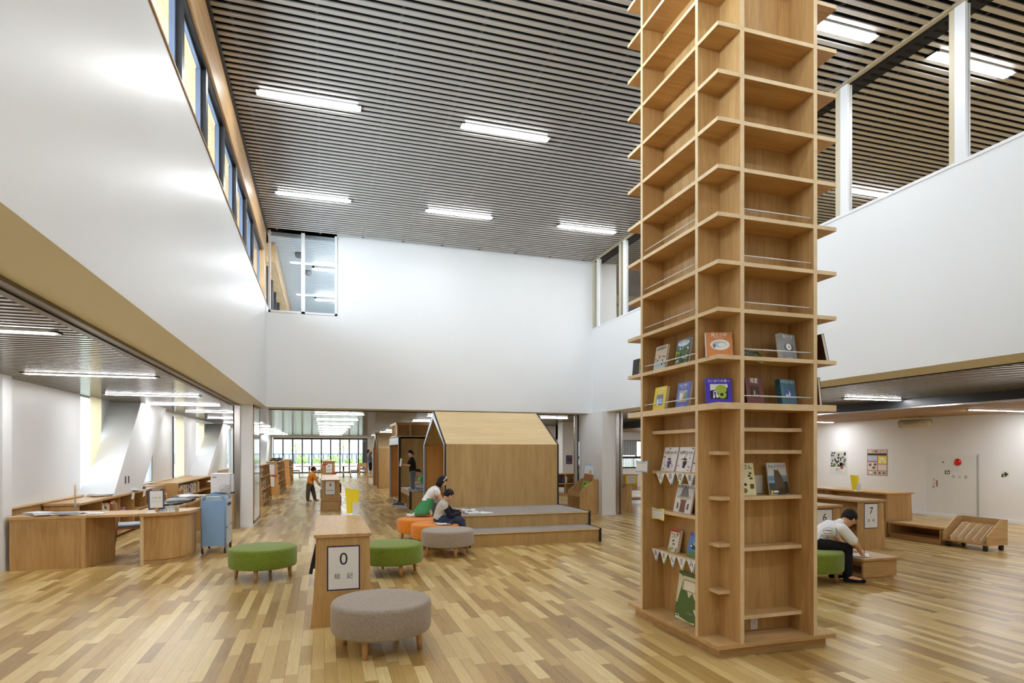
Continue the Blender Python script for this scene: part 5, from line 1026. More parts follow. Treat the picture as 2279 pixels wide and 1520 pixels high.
# low shelf along the window wall
t = thing('low_bookshelf', 'low open shelf under the office windows with papers on top', 'bookshelf', (-3.9, 11.1, 0))
B(-4.14, 11.0, .755, -3.62, 15.6, .79).build('top', BIRCHY, t); B(-4.12, 11.02, 0, -3.66, 11.05, .755).build('end_panel', BIRCH, t); B(-4.14, 11.05, .05, -4.12, 15.55, .755).build('back_panel', BIRCH, t)
for y in (12.05, 13.0, 13.9, 14.75, 15.55): B(-4.12, y, .05, -3.66, y+.025, .755).build('divider', BIRCH, t)
for z in (.05, .40): B(-4.12, 11.05, z, -3.66, 15.55, z+.025).build('shelf', BIRCHY, t)
rr = random.Random(44)
spinebooks('lower row of the office shelf under the windows', 'books in the low office shelf', (-3.68, 12.3, .075), (0, 1, 0), 12, 0, .28, (-1, 0, 0), rr, '', .03, .06)
spinebooks('upper row of the office shelf under the windows', 'books in the low office shelf', (-3.68, 12.15, .425), (0, 1, 0), 7, 0, .27, (-1, 0, 0), rr, '', .03, .07, cols=['white', 'grey', 'cream', 'red'])
sheets('stack of magazines in the office shelf behind the chair', -3.85, 13.45, .43, 12, .1, 'magazines', (PAPER, cm('pink'), cm('yellow'), cm('grey'), PAPER), .02, .22, .3, 'magazine_stack', 7)
sheets('paper sheets stacked in the first bay of the office shelf', -3.85, 11.5, .43, 8, .1, 'papers', (PAPER, cm('cream')), .02, .21, .3, seed=8)
t = thing('cushion', 'red brown round cushion in the office shelf', 'cushion', (-3.75, 13.05, .56)); MB().ell((-3.76, 12.82, .565), (.06, .14, .14)).build('cushion', colm(176, 70, 40), t)
sheets('white papers fanned out on the shelf under the office windows', -3.82, 12.6, .79, 7, .4, 'papers', (PAPER, PAPER, gy), .12, seed=3)
sheets('more white papers on the shelf between the bag and the magazines', -3.74, 13.92, .79, 6, 1.1, 'papers', (PAPER, PAPER, gy), .11, seed=4)
sheets('pile of flat magazines near the slanted brace', -3.85, 14.2, .79, 7, .2, 'magazines', (cm('grey'), cm('cream'), PAPER), .05, .22, .3, 'magazine_stack', 5)
sheets('second pile of flat magazines past the slanted brace', -3.85, 15.0, .79, 8, .2, 'magazines', (cm('grey'), cm('cream'), cm('teal')), .04, .22, .3, 'magazine_stack', 6)
for i, (y, a) in enumerate(((13.55, .2), (14.35, -.1))):
    t = thing('paper_sheet', 'paper hanging over the front edge of the office shelf, %s' % ('nearer', 'farther')[i], 'paper', (-3.62, y, .7)); F = frame((-3.60, y, .66), -pi/2+R(180), R(-8), a); MB().rect(F, -.09, 0, .09, .13, 0, .001).build('sheet', PAPER, t)
t = thing('tote_bag', 'white cloth bag with black printed letters on the shelf under the window', 'bag', (-3.95, 13.55, .8))
vs = []; fs = []; n = 28; prof = [(.17, .13, 0), (.235, .15, .08), (.245, .14, .17), (.25, .13, .24)]
cx, cy = -3.92, 13.35; Mz = Matrix.Rotation(R(62), 3, 'Z')
for j, (rx, ry, z) in enumerate(prof):
    for k in range(n):
        a = 2*pi*k/n; sag = -.045*abs(sin(a))**3*(j == 3); v = Mz @ Vector((rx*cos(a), ry*sin(a), 0)); vs.append((cx+v.x, cy+v.y, .80+z+sag))
for j in range(3): fs += [(j*n+k, j*n+(k+1) % n, (j+1)*n+(k+1) % n, (j+1)*n+k) for k in range(n)]
fs.append(list(range(n))[::-1]); m = MB().add(vs, fs, 0, True)
m.build('bag_body', colm(232, 232, 234), t)
m = MB(); m.add([(cx+(Mz @ Vector((.238*cos(2*pi*k/n), .12*sin(2*pi*k/n), 0))).x, cy+(Mz @ Vector((.238*cos(2*pi*k/n), .12*sin(2*pi*k/n), 0))).y, 1.0-.03*abs(sin(2*pi*k/n))) for k in range(n)], [list(range(n))]); m.build('lining', colm(110, 130, 120), t)
F = frame((cx+.075, cy-.135, .85), R(62)-0); F = Matrix.Translation((cx, cy, .86)) @ Matrix.Rotation(R(62), 4, 'Z') @ Matrix.Translation((0, -.152, 0))
m = MB(); m.text(F, 'STAR', .085, 0, .075, 0, .001, bold=.03); m.text(F, 'WARS', .085, 0, .01, 0, .001, bold=.03); m.build('lettering', INK, t)
MB().tube([(cx+.10*cos(a), cy+.10*cos(a), 1.0+.10*sin(a)) for a in [pi*k/10 for k in range(11)]], .007, 6).build('handle', colm(120, 116, 104), t)
t = thing('pen_stand', 'pale wooden stick standing in a grey holder behind the front counter', 'stick', (-3.85, 10.7, .72)); MB().tube([(-3.55, 10.55, .6), (-3.55, 10.55, .87)], .011, 10).build('holder', colm(150, 150, 156), t); MB().tube([(-3.55, 10.55, .87), (-3.55, 10.55, 1.10)], [.010, .016], 10).build('stick', EDGE, t)
B(-4.1, 10.35, 0, -3.4, 10.7, .60).build('cabinet', BIRCH, tag(thing('cabinet', 'low cupboard behind the front counter by the dado', 'cabinet', (-3.75, 10.4, 0))))
# book racks farther along the window wall
t = thing('tall_cupboard', 'plain wooden cupboard between the low shelf and the office books', 'cabinet', (-3.8, 15.7, 0)); B(-4.14, 15.65, 0, -3.68, 16.55, .80).build('body', BIRCH, t); B(-3.68, 15.67, .02, -3.66, 16.53, .78).build('door', BIRCH, t)
t = thing('bookshelf', 'office bookshelf full of books seen behind the chairs', 'bookshelf', (-3.8, 17.6, 0))
B(-4.14, 17.0, .775, -3.5, 24.0, .805).build('top', BIRCHY, t); B(-4.14, 17.0, .0, -3.5, 17.03, .775).build('end_panel', BIRCH, t); B(-4.14, 17.03, 0, -4.11, 24, .775).build('back_panel', BIRCH, t)
for z in (.05, .40): B(-4.11, 17.03, z, -3.52, 24, z+.025).build('shelf', BIRCHY, t)
for y in (19.4, 21.9, 23.97): B(-4.11, y, .05, -3.5, y+.03, .775).build('divider', BIRCH, t)
spinebooks('upper row of the office bookshelf', 'books in the office bookshelf', (-3.53, 17.1, .425), (0, 1, 0), 42, 0, .32, (-1, 0, 0), random.Random(71), '', .045, .075, cols=['white', 'white', 'blue', 'yellow', 'grey', 'cream', 'orange', 'white'])
spinebooks('lower row of the office bookshelf', 'books in the office bookshelf', (-3.53, 17.1, .075), (0, 1, 0), 30, 0, .30, (-1, 0, 0), random.Random(72), '', .05, .08)
# ================================================================ PAPERS NEAR THE CHILDREN
def openbook(label, x, y, z, yaw, w=.2, h=.27, q=1):
    M = Matrix.Translation((x, y, z)) @ Matrix.Rotation(yaw, 4, 'Z'); t = thing('open_book', label, 'open book', (x, y, z)); rr = random.Random(q)
    for s in (-1, 1):
        vs = []; n = 8
        for i in range(n+1):
            a = i/n; zz = .006+.028*math.sin(min(1, a*1.6)*pi*.5)*(1-a*.75)
            vs += [M @ Vector((s*a*w, -h/2, zz)), M @ Vector((s*a*w, h/2, zz))]
        base = len(vs); vs += [M @ Vector((s*w*i/n, yy, 0)) for i in range(n+1) for yy in (-h/2, h/2)]
        fs = [(2*i, 2*i+2, 2*i+3, 2*i+1)[::s] for i in range(n)]+[(2*i, base+2*i, base+2*i+2, 2*i+2)[::s] for i in range(n)]+[(2*i+1, 2*i+3, base+2*i+3, base+2*i+1)[::s] for i in range(n)]
        MB().add(vs, fs, 0, False).build('page_block', PAPER, t)
        m = MB(); ms = []
        for k in range(3):
            px, py = s*w*rr.uniform(.3, .6), rr.uniform(-.3, .25)*h; c = rr.choice([colm(120, 90, 70), colm(150, 160, 130), colm(90, 96, 110), colm(196, 180, 160)]); ms.append(c)
            m.obox(M @ Matrix.Translation((px, py, .034)), w*.3, h*.18, .001, k)
        m.build('picture', ms, t)
openbook('open picture book on the carpeted step before the boy in grey vest', 2.62, 10.72, .481, R(15), .2, .28, 3)
openbook('second open book beside it on the carpeted step', 2.55, 11.22, .481, R(-20), .2, .28, 4)
sheets('white sheets under the open books on the step', 2.78, 10.62, .481, 2, .5, sp=.03, seed=9)
sheets('white sheet on the orange ottoman beside the boy in the grey vest', 1.86, 9.86, .409, 1, .4, sp=0, seed=9)
t = thing('pencil_case', 'dark pencil case on the orange ottoman', 'pencil case', (2.02, 9.87, .41)); MB().obox(Matrix.Translation((2.0, 9.85, .425)) @ Matrix.Rotation(R(60), 4, 'Z'), .19, .075, .028).build('body', colm(40, 46, 66), t, bevel=.008); MB().obox(Matrix.Translation((2.0, 9.85, .441)) @ Matrix.Rotation(R(60), 4, 'Z'), .14, .04, .003).build('flap', colm(96, 104, 130), t)
sheets('white drawing sheet the boy in white writes on', 6.42, 5.98, .291, 2, -.3, sp=.02, seed=3)
sheets('scattered drawing sheets on the bench top between the huts', 2.55, 17.15, .497, 4, .8, sp=.14, seed=13)
sheets('dark folder on the bench top beside the standing boy', 2.66, 16.92, .497, 1, 1.2, 'folder', (BLACKE,), .0, name='folder', seed=2)
# ================================================================ CHILDREN
def V(p): return Vector(p)
def remesh(o, vox, it=4):
    r = o.modifiers.new('r', 'REMESH'); r.mode = 'VOXEL'; r.voxel_size = vox
    s = o.modifiers.new('s', 'SMOOTH'); s.iterations = it; s.factor = .5
    o['_bake'] = 1; return o
def basis(f, up):
    f = V(f).normalized(); u = V(up); u = (u-f*u.dot(f)).normalized(); r = f.cross(u); return f, u, r
def hand(mb, w, d, n, s, k=1.0, curl=.35, side=1):
    # wrist w, direction d, palm normal n, spread s towards the thumb
    d, n, s = V(d).normalized(), V(n).normalized(), V(s).normalized(); s = (s-d*s.dot(d)).normalized(); n = d.cross(s)*side
    pm = w+d*.034*k
    Mx = Matrix((s, n, d)).transposed()
    mb.ell(pm, (.030*k, .013*k, .038*k), 14, 9, 0, Mx); mb.cap(w, pm, .020*k, .017*k, 10)
    for i, (off, L) in enumerate(((.021, .040), (.007, .046), (-.007, .043), (-.020, .033))):
        a = pm+d*.030*k+s*off*k; c1 = d*cos(curl)+n*sin(curl)+s*off*2; c1.normalize(); b = a+c1*L*.55*k
        c2 = d*cos(curl*2.4)+n*sin(curl*2.4); e = b+c2.normalized()*L*.6*k
        mb.cap(a, b, .0076*k, .0070*k, 8); mb.cap(b, e, .0070*k, .0056*k, 8)
    a = pm+s*.026*k-d*.014*k; b = a+(s*.75+d*.6+n*.3).normalized()*.026*k; e = b+(s*.25+d*.85+n*.45).normalized()*.022*k
    mb.cap(a, b, .0092*k, .0082*k, 8); mb.cap(b, e, .0082*k, .0062*k, 8)
def person(label, P, top, bottom, shoes, vox=.006, k=.86, sleeve=.62, skirt=None, sock=None, hair='short', topname='shirt', botname='trousers', long_under=None, palm=(0, 0, -1), curl=.4, grp='children in the library', legcover=.93):
    t = thing('person', label, 'person', tuple(P['base']), grp); g = {a: V(b) for a, b in P.items() if a != 'flat'}
    f, u, r = basis(P['fwd'], P.get('hup', (0, 0, 1))); H = g['head']; tor = (g['neck']-g['pel']).normalized()
    sd = (g['sR']-g['sL']).normalized(); fr = sd.cross(tor)*-1; Mt = Matrix((sd, tor.cross(sd)*-1, tor)).transposed()
    Mh = Matrix((r, f, u)).transposed()
    mb = MB()
    mb.ell(H, (.078*k, .094*k, .108*k), 22, 16, 0, Mh); mb.ell(H-u*.05*k+f*.022*k, (.056*k, .064*k, .062*k), 16, 12, 0, Mh)
    mb.ell(H+f*.094*k-u*.022*k, (.012*k, .017*k, .017*k), 10, 8, 0, Mh); mb.ell(H+f*.085*k-u*.006*k, (.008*k, .012*k, .02*k), 10, 8, 0, Mh)
    mb.ell(H+f*.086*k-u*.055*k, (.020*k, .008*k, .008*k), 10, 6, 0, Mh)
    for s in (-1, 1): mb.ell(H+r*s*.080*k-u*.015*k-f*.006*k, (.010*k, .020*k, .028*k), 10, 8, 0, Mh)
    mb.cap(g['neck']-tor*.03*k, H-u*.06*k-f*.015*k, .046*k, .043*k, 12)
    mb.ell(g['chest'], (.135*k, .092*k, .15*k), 18, 12, 0, Mt); mb.ell(g['pel'], (.122*k, .092*k, .105*k), 18, 12, 0, Mt); mb.cap(g['pel'], g['chest'], .092*k, .10*k, 14)
    for s in 'LR':
        S, E_, W_ = g['s'+s], g['e'+s], g['w'+s]
        mb.cap(g['chest']+tor*.08*k, S, .06*k, .052*k); mb.cap(S, E_, .048*k, .038*k); mb.cap(E_, W_, .037*k, .024*k)
        d = g.get('h'+s, W_-E_); hand(mb, W_, d, V(palm), g.get('th'+s, V((0, 0, 1)) if abs(V(d).normalized().z) < .8 else fr), k*.95, curl, 1 if s == 'L' else -1)
        hp, kn, an, to = g['hip'+s], g['k'+s], g['a'+s], g['t'+s]
        mb.cap(hp, kn, .078*k, .056*k); mb.cap(kn, kn+(an-kn)*.35, .056*k, .055*k); mb.cap(kn+(an-kn)*.35, an, .055*k, .034*k)
        mb.cap(an-V((0, 0, .02*k)), to, .034*k, .024*k)
    body = remesh(mb.build('body', SKIN, t), vox)
    m = MB()
    for s in (-1, 1): m.ell(H+f*.084*k+r*s*.032*k+u*.004*k, (.012*k, .008*k, .008*k), 10, 8, 0, Mh)
    m.build('eyes', mat('eye_dark', (.02, .015, .012), .2), t)
    m = MB()
    for s in (-1, 1): m.ell(H+f*.087*k+r*s*.034*k+u*.026*k, (.017*k, .006*k, .004*k), 10, 6, 0, Mh)
    m.build('eyebrows', HAIR, t)
    MB().ell(H+f*.091*k-u*.055*k, (.018*k, .006*k, .005*k), 10, 6, 0, Mh).build('mouth', colm(186, 104, 92), t)
    # hair: a cap with an opening for the face
    vs = []; fs = []; seg, rg = 40, 24; C = H+u*.016*k-f*.010*k; R3 = (.092*k, .104*k, .112*k); low = -.62 if hair == 'short' else -1.0
    for i in range(rg+1):
        th = pi*i/rg
        for j in range(seg):
            a = 2*pi*j/seg; n = V((sin(th)*cos(a), sin(th)*sin(a), cos(th))); wob = 1+.02*sin(a*9)+.015*sin(a*23+i)
            vs.append(C+r*n.x*R3[0]*wob+f*n.y*R3[1]*wob+u*n.z*R3[2])
    def keep(i, j):
        th = pi*(i+.5)/rg; a = 2*pi*(j+.5)/seg; x, y, z = sin(th)*cos(a), sin(th)*sin(a), cos(th)
        if y > .30: return z > .30+.05*sin(a*11)
        if y > -.15: return z > (-.12 if hair == 'short' else -.62)
        return z > low*(.9 if abs(x) < .8 else .75)
    for i in range(rg):
        for j in range(seg):
            if keep(i, j): fs.append((i*seg+j, (i+1)*seg+j, (i+1)*seg+(j+1) % seg, i*seg+(j+1) % seg))
    m = MB().add(vs, fs, 0, True)
    if hair == 'long':
        for q in range(9): a = pi+pi*(q-4)/9*1.1; p = C+r*sin(a)*.085*k*-1+f*cos(a)*.085*k-u*.04*k; m.cap(p, p-u*.085*k+V((0, 0, -.03)), .024*k, .016*k, 8)
    o = m.build('hair', HAIR, t); sl = o.modifiers.new('so', 'SOLIDIFY'); sl.thickness = .016*k; sl.offset = -1; o['_bake'] = 1
    if hair == 'long': MB().tube([C+r*sin(a)*.098*k+(f*.25+u).normalized()*cos(a)*.118*k for a in [(-.5+i/14)*pi for i in range(15)]], .011*k, 8).build('headband', PAPER, t)
    # clothes
    e = .016
    def torso(m, ee, low=True):
        m.ell(g['chest'], (.135*k+ee, .092*k+ee, .15*k+ee), 18, 12, 0, Mt); m.cap(g['pel']+tor*.02, g['chest'], .105*k+ee*.6, .10*k+ee, 14)
        if low: m.ell(g['pel']+tor*.01, (.128*k+ee, .097*k+ee, .09*k+ee), 18, 12, 0, Mt)
        for s in 'LR': m.cap(g['chest']+tor*.085*k, g['s'+s], .06*k+ee*.6, .054*k+ee*.7)
        m.cap(g['neck']-tor*.05*k, g['neck']+tor*.012*k, .066*k, .056*k, 14)
    if long_under:
        m = MB(); torso(m, .008)
        for s in 'LR': m.cap(g['s'+s], g['e'+s], .054*k+.006, .044*k+.005); m.cap(g['e'+s], g['w'+s], .044*k+.005, .03*k+.005)
        remesh(m.build('undershirt', long_under, t), vox)
    m = MB(); torso(m, e)
    for s in 'LR':
        S, E_ = g['s'+s], g['e'+s]; q = S+(E_-S)*sleeve; m.cap(S, q, .054*k+e*.8, .052*k+e*.9)
        if sleeve >= 1: m.cap(E_, g['w'+s], .048*k+.008, .034*k+.008)
    shirt = remesh(m.build(topname, top, t), vox)
    if skirt:
        m = MB(); vs = []; fs = []; n = 40; c0, c1 = g['pel']+tor*.10*k, g['skirt']
        for j in range(7):
            q = j/6; c = c0+(c1-c0)*q; rad = (.115+.115*q)*k
            for i in range(n): a = 2*pi*i/n; rr_ = rad*(1+.07*q*sin(a*8)); vs.append(c+sd*cos(a)*rr_*1.05+V((1, 0, 0))*sin(a)*rr_*.95)
        fs = [(j*n+i, j*n+(i+1) % n, (j+1)*n+(i+1) % n, (j+1)*n+i) for j in range(6) for i in range(n)]
        o = m.add(vs, fs, 0, True).build('skirt', skirt, t); so = o.modifiers.new('so', 'SOLIDIFY'); so.thickness = .006; o['_bake'] = 1
    if bottom:
        m = MB(); m.ell(g['pel']-tor*.02*k, (.128*k+.006, .097*k+.006, .10*k+.006), 18, 12, 0, Mt)
        for s in 'LR':
            hp, kn, an = g['hip'+s], g['k'+s], g['a'+s]; lc = kn+(an-kn)*legcover
            m.cap(g['pel'], hp, .10*k, .09*k); m.cap(hp, kn, .084*k+.012, .060*k+.013)
            if legcover > 0: m.cap(kn, lc, .060*k+.013, .050*k+.010)
        remesh(m.build(botname, bottom, t), vox)
    if sock:
        m = MB()
        for s in 'LR': an, kn = g['a'+s], g['k'+s]; m.cap(an-V((0, 0, .02*k)), g['t'+s], .038*k, .029*k); m.cap(an, an+(kn-an)*.3, .038*k, .044*k)
        remesh(m.build('socks', sock, t), vox)
    if shoes:
        for s in 'LR':
            m = MB(); an, to = g['a'+s], g['t'+s]; d = (to-an); d.z = 0; d.normalize(); z0 = g['base'].z if P.get('flat') else min(an.z, to.z)-.03
            b = V((an.x, an.y, z0+.034)); m.ell(b-d*.018*k, (.036*k, .036*k, .034), 12, 8); m.cap(b, V((to.x, to.y, z0+.030)), .036*k, .028*k, 10); m.cap(b, V((an.x, an.y, an.z+.01)), .034*k, .036*k, 10)
            remesh(m.build('shoe', shoes, t), vox)
    return t, shirt
def side(c, w, ax): return tuple(V(c)+V(ax)*w), tuple(V(c)-V(ax)*w)
# boy in white writing at the low bench
white_tee = mat('white_cotton', (.90, .91, .93), .9, spec=.1); blackt = mat('black_cotton', (.018, .017, .018), .9, spec=.1)
pw, sw = person('boy in a white printed T-shirt leaning over to write on the low bench', dict(base=(5.75, 6.02, 0), pel=(5.76, 6.05, .485), chest=(5.93, 5.97, .63), neck=(6.07, 5.92, .715), head=(6.19, 5.89, .775), fwd=(.70, .10, -.60), hup=(.55, 0, .85),
    sL=(6.04, 6.07, .68), sR=(5.99, 5.80, .665), eL=(6.26, 6.16, .50), wL=(6.42, 6.09, .335), hL=(.8, -.2, -.15), eR=(6.13, 5.73, .475), wR=(6.32, 5.83, .335), hR=(.9, .25, -.12), thR=(0, .6, .8), thL=(0, -.6, .8),
    hipL=(5.78, 6.14, .46), hipR=(5.79, 5.95, .455), kL=(6.13, 6.10, .40), kR=(6.12, 5.86, .41), aL=(6.06, 6.02, .10), aR=(6.05, 5.78, .10), tL=(6.19, 5.98, .045), tR=(6.17, 5.66, .045)), white_tee, blackt, blackt, vox=.0055, k=.92, sleeve=.72, curl=.55)
t = thing('pencil', 'short pencil in the hand of the boy in white', 'pencil', (6.40, 5.87, .30)); MB().tube([(6.425, 5.885, .297), (6.395, 5.86, .345), (6.375, 5.845, .385)], [.0015, .004, .004], 8).build('shaft', colm(60, 56, 50), t)
# boy in the grey vest
pv, _ = person('boy in a grey vest with navy sleeves reading on the front orange ottoman', dict(base=(1.84, 10.05, .41), pel=(1.84, 10.06, .485), chest=(1.89, 10.03, .655), neck=(1.93, 10.01, .76), head=(1.995, 9.99, .865), fwd=(.80, .22, -.45), hup=(.4, .1, .9),
    sL=(1.94, 10.13, .705), sR=(1.90, 9.91, .70), eL=(2.10, 10.26, .57), wL=(2.28, 10.42, .545), eR=(2.01, 9.90, .525), wR=(2.20, 10.06, .555), hR=(.8, .6, 0), hL=(.9, .3, -.05),
    hipL=(1.88, 10.13, .46), hipR=(1.88, 9.98, .455), kL=(2.20, 10.14, .43), kR=(2.20, 9.94, .43), aL=(2.235, 10.1, .10), aR=(2.235, 9.86, .10), tL=(2.23, 9.98, .04), tR=(2.24, 9.74, .04)), felt('grey_vest', srgb(188, 184, 176), srgb(206, 202, 194)), colm(52, 58, 84, .9), blackt, vox=.006, k=.86, sleeve=.12, long_under=colm(30, 30, 38, .9), topname='vest')
# girl kneeling on the rear ottoman
pg, _ = person('girl in white top and green skirt with white hairband kneeling on the rear ottoman', dict(base=(1.72, 11.0, .41), pel=(1.80, 11.08, .675), chest=(1.90, 11.06, .835), neck=(1.99, 11.05, .94), head=(2.085, 11.04, 1.045), fwd=(.80, .05, -.50), hup=(.5, 0, .85),
    sL=(1.98, 11.16, .885), sR=(1.96, 10.94, .88), eL=(2.10, 11.18, .70), wL=(2.24, 11.14, .535), eR=(2.04, 10.93, .69), wR=(2.22, 10.98, .535), hL=(.9, 0, -.15), hR=(.9, 0, -.15),
    hipL=(1.78, 11.15, .64), hipR=(1.78, 11.01, .64), kL=(1.85, 11.16, .46), kR=(1.85, 11.0, .46), aL=(1.56, 11.14, .455), aR=(1.56, 10.99, .455), tL=(1.46, 11.14, .435), tR=(1.46, 10.99, .435), skirt=(1.70, 11.09, .455)), white_tee, None, None, vox=.006, k=.84, sleeve=.2, skirt=colm(70, 150, 96, .9), sock=PAPER, hair='long', topname='top')
# boy standing on the bench
gj = colm(96, 102, 114, .9)
person('boy in a black T-shirt and grey jeans standing on the bench holding a book', dict(base=(2.36, 17.19, .497), flat=1, pel=(2.40, 17.19, 1.045), chest=(2.385, 17.19, 1.26), neck=(2.37, 17.19, 1.40), head=(2.335, 17.185, 1.535), fwd=(-.92, -.22, -.25),
    sL=(2.375, 17.05, 1.35), sR=(2.375, 17.33, 1.35), eL=(2.28, 17.03, 1.21), wL=(2.12, 17.09, 1.225), eR=(2.28, 17.34, 1.21), wR=(2.12, 17.27, 1.225), hL=(-1, .2, .05), hR=(-1, -.2, .05), thL=(0, .3, 1), thR=(0, -.3, 1),
    hipL=(2.40, 17.12, 1.0), hipR=(2.40, 17.26, 1.0), kL=(2.375, 17.10, .77), kR=(2.40, 17.28, .77), aL=(2.38, 17.10, .56), aR=(2.42, 17.28, .56), tL=(2.28, 17.08, .53), tR=(2.32, 17.27, .53)), blackt, gj, colm(60, 62, 70), k=.86, curl=.5)
# hold on: the held book is a thing of its own
t = thing('book', 'white open book held up by the boy in the black T-shirt', 'book', (2.03, 17.18, 1.2)); M_ = Matrix.Translation((2.05, 17.18, 1.29)) @ Matrix.Rotation(R(8), 4, 'Y'); MB().obox(M_ @ Matrix.Translation((0, -.075, 0)) @ Matrix.Rotation(R(10), 4, 'Z'), .012, .15, .22).build('cover', PAPER, t); MB().obox(M_ @ Matrix.Translation((0, .075, 0)) @ Matrix.Rotation(R(-10), 4, 'Z'), .012, .15, .22).build('cover', colm(216, 216, 222), t)
# boy sitting on the bench
person('boy in a light green T-shirt sitting cross legged on the bench behind the standing boy', dict(base=(2.750, 17.670, .497), pel=(2.770, 17.670, .595), chest=(2.740, 17.660, .775), neck=(2.700, 17.650, .89), head=(2.615, 17.640, .995), fwd=(-.80, -.15, -.55), hup=(-.4, 0, .9),
    sL=(2.720, 17.530, .84), sR=(2.720, 17.790, .84), eL=(2.650, 17.480, .70), wL=(2.510, 17.550, .66), eR=(2.650, 17.840, .70), wR=(2.510, 17.740, .66),
    hipL=(2.730, 17.580, .57), hipR=(2.730, 17.760, .57), kL=(2.500, 17.420, .585), kR=(2.500, 17.920, .585), aL=(2.590, 17.700, .55), aR=(2.530, 17.620, .55), tL=(2.580, 17.800, .54), tR=(2.530, 17.520, .54)), colm(120, 186, 142, .9), colm(206, 206, 212, .9), None, k=.84, sock=PAPER)
# child sitting in the flat topped hut, only feet show
person('child sitting inside the flat topped hut with white socked feet sticking out', dict(base=(3.0, 19.9, 0), pel=(2.95, 19.75, .11), chest=(3.0, 19.78, .31), neck=(2.99, 19.77, .44), head=(2.95, 19.75, .56), fwd=(-.9, -.2, -.35),
    sL=(2.98, 19.63, .38), sR=(2.98, 19.91, .38), eL=(2.86, 19.58, .25), wL=(2.72, 19.64, .2), eR=(2.86, 19.94, .25), wR=(2.72, 19.86, .2),
    hipL=(2.9, 19.67, .1), hipR=(2.9, 19.83, .1), kL=(2.6, 19.5, .17), kR=(2.6, 19.66, .17), aL=(2.26, 19.34, .07), aR=(2.24, 19.52, .07), tL=(2.14, 19.28, .13), tR=(2.11, 19.47, .13)), colm(196, 120, 110, .9), gj, None, k=.84, sock=PAPER, legcover=.1)
# boy reaching up at the far hut
person('boy in a dark T-shirt and black shorts reaching up on the far small bench', dict(base=(2.10, 29.6, .41), flat=1, pel=(2.10, 29.6, 1.05), chest=(2.085, 29.6, 1.29), neck=(2.075, 29.6, 1.45), head=(2.04, 29.6, 1.58), fwd=(.80, -.2, .45), hup=(-.3, 0, .9),
    sL=(2.08, 29.72, 1.41), sR=(2.09, 29.46, 1.41), eL=(2.15, 29.70, 1.60), wL=(2.24, 29.62, 1.79), eR=(2.15, 29.46, 1.60), wR=(2.24, 29.46, 1.79), hL=(.4, 0, 1), hR=(.4, 0, 1), thL=(0, -1, 0), thR=(0, 1, 0),
    hipL=(2.10, 29.68, 1.0), hipR=(2.10, 29.52, 1.0), kL=(2.11, 29.69, .73), kR=(2.11, 29.51, .73), aL=(2.11, 29.69, .48), aR=(2.11, 29.51, .48), tL=(2.22, 29.70, .44), tR=(2.22, 29.50, .44)), colm(84, 86, 92, .9), blackt, PAPER, k=.9, legcover=.08, botname='shorts')
# boy in orange
person('boy in an orange T-shirt and brown trousers bending to the shelf marked 4', dict(base=(-.4, 20.3, 0), flat=1, pel=(-.43, 20.33, .575), chest=(-.40, 20.32, .775), neck=(-.37, 20.31, .895), head=(-.325, 20.34, 1.00), fwd=(.75, .50, -.35),
    sL=(-.38, 20.44, .85), sR=(-.30, 20.20, .84), eL=(-.24, 20.44, .70), wL=(-.15, 20.42, .56), eR=(-.235, 20.19, .665), wR=(-.155, 20.25, .525), hL=(.7, .1, -.5), hR=(.7, .2, -.5),
    hipL=(-.40, 20.40, .53), hipR=(-.46, 20.25, .53), kL=(-.33, 20.40, .29), kR=(-.49, 20.22, .29), aL=(-.285, 20.36, .075), aR=(-.50, 20.22, .075), tL=(-.19, 20.40, .04), tR=(-.41, 20.28, .04)), colm(236, 146, 52, .9), colm(92, 80, 66, .9), colm(150, 150, 150), k=.86)
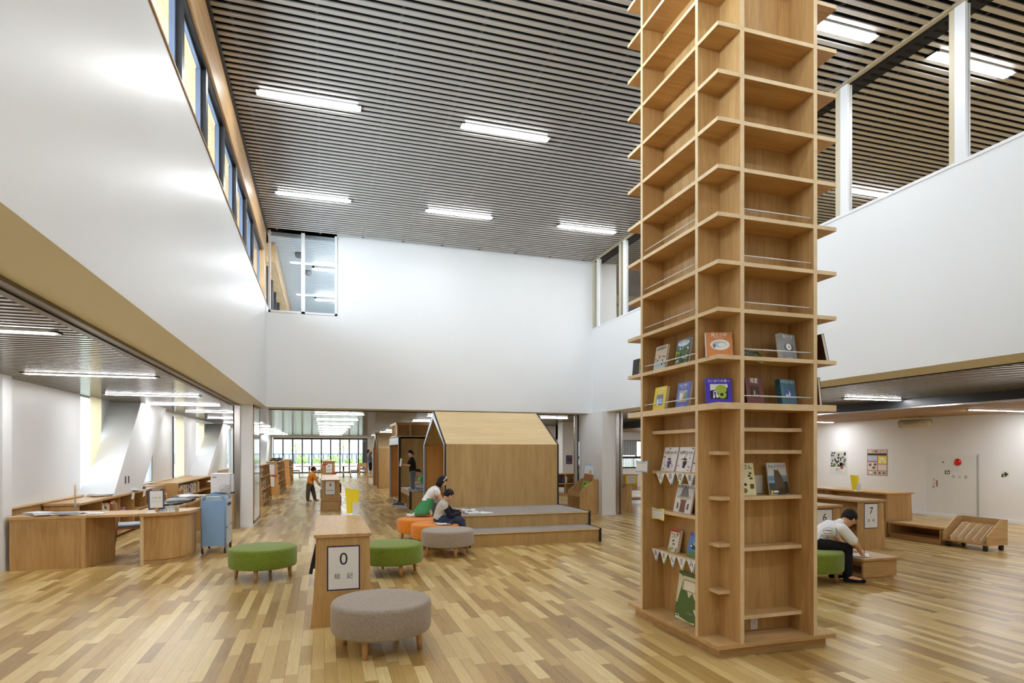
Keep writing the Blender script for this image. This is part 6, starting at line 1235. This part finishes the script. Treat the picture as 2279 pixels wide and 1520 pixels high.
# ================================================================ FINISH: turn the modelled bodies and clothes into plain meshes
todo = [o for o in bpy.data.objects if o.get('_bake')]
dg = bpy.context.evaluated_depsgraph_get()
for o in todo:
    me = bpy.data.meshes.new_from_object(o.evaluated_get(dg)); me.name = o.name
    o.modifiers.clear(); o.data = me; del o['_bake']
    me.polygons.foreach_set('use_smooth', [True]*len(me.polygons))
# print on the back of the white T-shirt, laid on its surface
from mathutils.bvhtree import BVHTree
def lay(shirt, o, n, up, shapes, mats):
    off = OFF[shirt.name]; bv = BVHTree.FromPolygons([v.co+off for v in shirt.data.vertices], [p.vertices for p in shirt.data.polygons])
    n = Vector(n).normalized(); up = (Vector(up)-n*Vector(up).dot(n)).normalized(); r = up.cross(n); o = Vector(o); m = MB()
    def pt(x, z):
        h = bv.ray_cast(o+r*x+up*z+n*.3, -n)
        return (h[0]+n*.002) if h[0] else None
    for quad, mi in shapes:
        q = [pt(*p) for p in quad]
        if all(q): m.add(q, [list(range(len(q)))], mi)
    return m.build('shirt_print', mats, shirt)
sh = []; N = 36
for i in range(N):
    a, b = 2*pi*i/N, 2*pi*(i+1)/N; sh.append(([(.052*cos(a), .036*sin(a)), (.052*cos(b), .036*sin(b)), (.049*cos(b), .033*sin(b)), (.049*cos(a), .033*sin(a))], 0))
for i in range(7): x = -.032+i*.010; sh.append(([(x, -.006+.002*(i % 3)), (x+.007, -.006), (x+.007, .007), (x, .007-.002*(i % 2))], 0))
for i in range(6):
    for j in range(2): x = .055+i*0.011-.02*j; z = -.055-.006*i-.018*j; sh.append(([(-.02+x*.6, z), (-.012+x*.6, z), (-.012+x*.6, z+.010), (-.02+x*.6, z+.010)], 1))
for i in range(3):
    for j in range(3): x, z = .052+i*.012, -.045-j*.012; sh.append(([(x, z), (x+.010, z), (x+.010, z+.010), (x, z+.010)], 2))
for i in range(10):
    for j in range(3): x, z = -.06+i*.010, -.056-j*.012; sh.append(([(x, z), (x+.007, z), (x+.007, z+.007), (x, z+.007)], 1))
for i in range(12): x, z = .06+.006*i, .045-.007*i; sh.append(([(x, z), (x+.012, z+.004), (x+.016, z-.006), (x+.004, z-.009)], 1))
lay(sw, (5.86, 5.90, .62), (-.28, -.80, .52), (.40, .15, .85), sh, [colm(44, 44, 56), colm(170, 172, 180), colm(70, 70, 110)])
